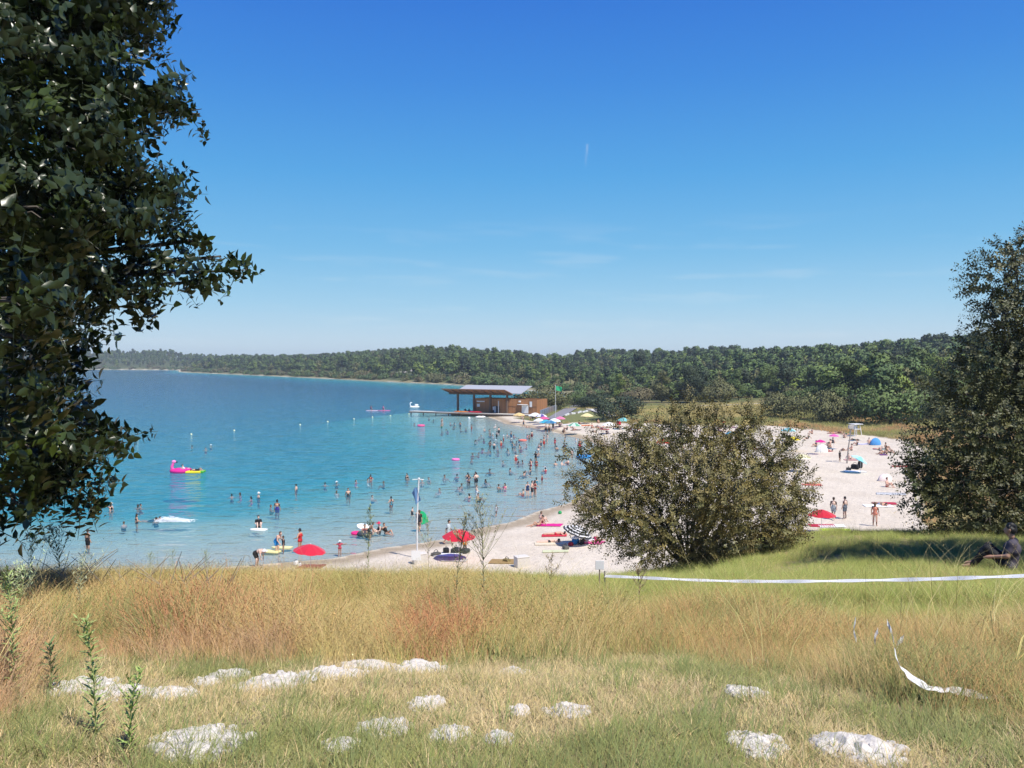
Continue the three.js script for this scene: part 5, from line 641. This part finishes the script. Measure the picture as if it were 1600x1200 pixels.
for (const [x, y] of [[366, 673], [299, 679], [469, 664], [512, 659], [553, 655], [582, 652], [610, 650], [639, 647], [215, 688]]) { const t = thing('buoy', 'small white buoy in the line that marks the bathing area', 'buoy', atPlane(x, y, 0), 0, 'white buoys marking the bathing area'); part('float', new THREE.SphereGeometry(0.17, 14, 10).scale(1, 0.85, 1).translate(0, 0.05, 0), dye('#f4ecc0'), t); part('eyelet', new THREE.TorusGeometry(0.04, 0.012, 6, 10).translate(0, 0.21, 0), mat(0.3, 0.3, 0.3), t); }
// inflatable bird and air bed
{
  const p = atPlane(283, 737, 0), t = thing('inflatable_bird', 'pink inflatable ring with a bird neck floating in open water', 'inflatable', p, 0.3), m = dye('#e0208c');
  part('ring', new THREE.TorusGeometry(0.75, 0.26, 12, 30).scale(1.25, 1, 1).rotateX(Math.PI / 2).translate(0, 0.12, 0), m, t); part('neck', tube([V(-0.85, 0.2, 0), V(-1.0, 0.55, 0), V(-0.9, 0.9, 0), V(-0.82, 1.1, 0)], 0.2, 0.14, 14, 10), dye('#f060b0'), t); part('head', new THREE.SphereGeometry(0.2, 14, 10).scale(1.25, 1, 0.9).translate(-0.78, 1.2, 0), dye('#f08cc4'), t); part('beak', new THREE.ConeGeometry(0.09, 0.26, 10).rotateZ(Math.PI * 0.75).translate(-0.5, 1.1, 0), dye('#1a1a1a'), t);
  person(atPlane(288, 737, 0.0).add(V(0.1, 0.05, 0)), 1.6, 'recline', [['suit', '#e8e0e4']], 'person reclining on the pink inflatable bird', { skin: 2 });
  const q = atPlane(304, 738, 0.0), b = thing('air_bed', 'yellow air bed with a green end drifting beside the pink inflatable', 'air bed', q, 0.1); for (let i = 0; i < 5; i++) part('chamber', new THREE.CapsuleGeometry(0.13, 1.6, 4, 8).rotateZ(Math.PI / 2).translate(0, 0.06, -0.5 + i * 0.24), dye('#f0d82a'), b); part('pillow', rbox(0.4, 0.26, 1.15, 0.1, 0.95, 0.1, 0), dye('#58b43a'), b);
  person(q.clone().add(V(0.3, 0.16, 0)), -1.5, 'supine', [['shorts', '#2a2a2e']], 'person lying on the yellow air bed', { skin: 1 });
  for (const [x, y, c, l1, l2] of [[581, 641.5, '#f0c8d8', 'white and pink paddle board carrying a kneeling person', 'person kneeling upright on the white and pink paddle board'], [600, 641.5, '#e86aa0', 'pink paddle board following the white and pink one', 'person kneeling on the pink paddle board']]) { const a = atPlane(x, y, 0); a.y = 0.0; board(a, 1.5, 3.2, 0.8, c, l1, 'paddle_board', 'paddle board'); person(a.clone().add(V(-0.2, 0.08, 0)), 1.5, 'kneel', [['shirt', x < 590 ? '#8a2c4a' : '#c0307a'], ['shorts', '#2a2a34']], l2, { scale: 1.05 }); }
  const s = atPlane(648, 637, 0), k = thing('pedal_boat', 'small white swan-shaped pedal boat beyond the pier', 'pedal boat', s, 0.4); const hp = []; for (let i = 0; i <= 12; i++) { const u = i / 12; hp.push(new THREE.Vector2(0.001 + 0.75 * Math.pow(Math.sin(Math.PI * u), 0.6), (u - 0.5) * 3)); } part('hull', new THREE.LatheGeometry(hp, 16).scale(0.42, 1, 1).rotateZ(Math.PI / 2).translate(0, 0.2, 0), dye('#f4f4f2'), k); part('neck', tube([V(-1.1, 0.4, 0), V(-1.35, 1.0, 0), V(-1.1, 1.5, 0), V(-0.85, 1.45, 0), V(-0.8, 1.3, 0)], 0.16, 0.08, 12, 8), dye('#f6f6f4'), k); part('seat', rbox(0.9, 0.5, 0.9, 0.1, 0.5, 0.75, 0), dye('#e8e8e4'), k);
  const d = thing('dinghy', 'small white dinghy drawn up below the pier', 'boat', g0(751, 654).setY(0.1), 0.5); part('hull', new THREE.LatheGeometry(hp, 16).scale(0.35, 0.9, 0.9).rotateZ(Math.PI / 2).translate(0, 0.15, 0), dye('#f0f0ee'), d); part('bench', box(0.3, 0.06, 1.0, 0, 0.42, 0), darkWood, d);
}
// white water thrown up by a swimmer
{
  const rnd = mulberry(3), c = atPlane(262, 814, 0), m = [], g = new THREE.IcosahedronGeometry(0.022, 1); for (let i = 0; i < 2600; i++) { const x = (rnd() - 0.3) * 2.6 * (0.3 + rnd()), z = (rnd() - 0.5) * 1.1, h = 0.34 * Math.exp(-x * x * 0.5) * rnd() * rnd(), s = 0.3 + rnd() * 1.3; m.push(new THREE.Matrix4().compose(V(c.x + x, h + 0.01, c.z + z), new THREE.Quaternion(), V(s * 1.5, s * 0.7, s))); }
  instanced('splash', g, mat(0.85, 0.88, 0.9, 0.4), m).userData.label = 'white water splash behind a swimmer';
  person(atPlane(246, 811, 0), 1.6, 'swim', [['shorts', '#1a1a20']], 'swimmer kicking up a white splash', { skin: 1 });
}
// tents, lifeguard chair, posts
{
  const tent = (px, py, w, h, colour, label) => { const b = g0(px, py), t = thing('beach_tent', label, 'tent', b, 0.3), g = new THREE.SphereGeometry(1, 20, 10, 0, Math.PI * 2, 0, Math.PI / 2).scale(w / 2, h, w * 0.42); const v = g.attributes.position; for (let i = 0; i < v.count; i++) { const a = Math.atan2(v.getZ(i), v.getX(i)), f = 0.93 + 0.07 * Math.cos(a * 4); v.setX(i, v.getX(i) * f); v.setZ(i, v.getZ(i) * f); } g.computeVertexNormals(); part('canopy', g, new THREE.MeshStandardMaterial({ color: new THREE.Color(colour), roughness: 0.8, side: THREE.DoubleSide }), t); for (const s of [-1, 1]) part('tent_pole', tube([V(-w / 2 * 0.7, 0, s * w * 0.3), V(0, h * 1.02, 0), V(w / 2 * 0.7, 0, -s * w * 0.3)], 0.012, 0.012, 14, 4), mat(0.2, 0.2, 0.2), t); };
  tent(1368, 695, 1.7, 1.0, '#4f94d0', 'blue pop-up tent near the lifeguard chair'); tent(1284, 706, 1.8, 1.0, '#ecebe4', 'white pop-up tent beside the magenta parasol'); tent(1383, 751, 1.6, 0.7, '#f0dcd4', 'low pinkish-white tent by the dark oak');
  const c = g0(1337, 681), t = thing('lifeguard_chair', 'white wooden lifeguard chair at the back of the right beach', 'chair', c, 0.3); t.scale.setScalar(0.8); for (const [x, z] of [[-0.7, -0.6], [0.7, -0.6], [-0.7, 0.6], [0.7, 0.6]]) part('leg', tube([V(x * 1.25, -0.2, z * 1.25), V(x, 1, z), V(x * 0.8, 2.1, z * 0.8)], 0.07, 0.06, 3, 6), whiteM, t); part('seat', box(1.5, 0.1, 1.2, 0, 1.35, 0), whiteM, t); part('backrest', box(1.5, 0.9, 0.08, 0, 1.85, -0.5), whiteM, t); part('roof', rbox(2.1, 0.1, 1.7, 0.03, 0, 2.3, 0), whiteM, t);
  const p = g0(1323, 724), q = thing('leaning_post', 'thin grey leaning post with a box on top on the right beach', 'post', p); part('pole', tube([V(0, -0.3, 0), V(0.2, 2, 0), V(0.5, 4.2, 0)], 0.09, 0.06, 4, 7), mat(0.32, 0.28, 0.25), q); part('box', rbox(0.6, 0.4, 0.3, 0.04, 0.45, 4.3, 0), mat(0.45, 0.42, 0.4), q);
  for (const [x, y, l] of [[655, 880, 'pale wooden crate at the crest below the near flag pole'], [815, 885, 'pale concrete block at the crest above the straw mat']]) { const b = g0(x, y); const o = thing('crate', l, 'crate', b, 0.4); part('body', rbox(0.8, 0.6, 0.6, 0.03, 0, 0.28, 0), mat(0.62, 0.58, 0.52), o); part('lid', rbox(0.84, 0.06, 0.64, 0.02, 0, 0.61, 0), mat(0.66, 0.62, 0.56), o); }
}
console.log('beach done');
renderer.render(scene, camera);
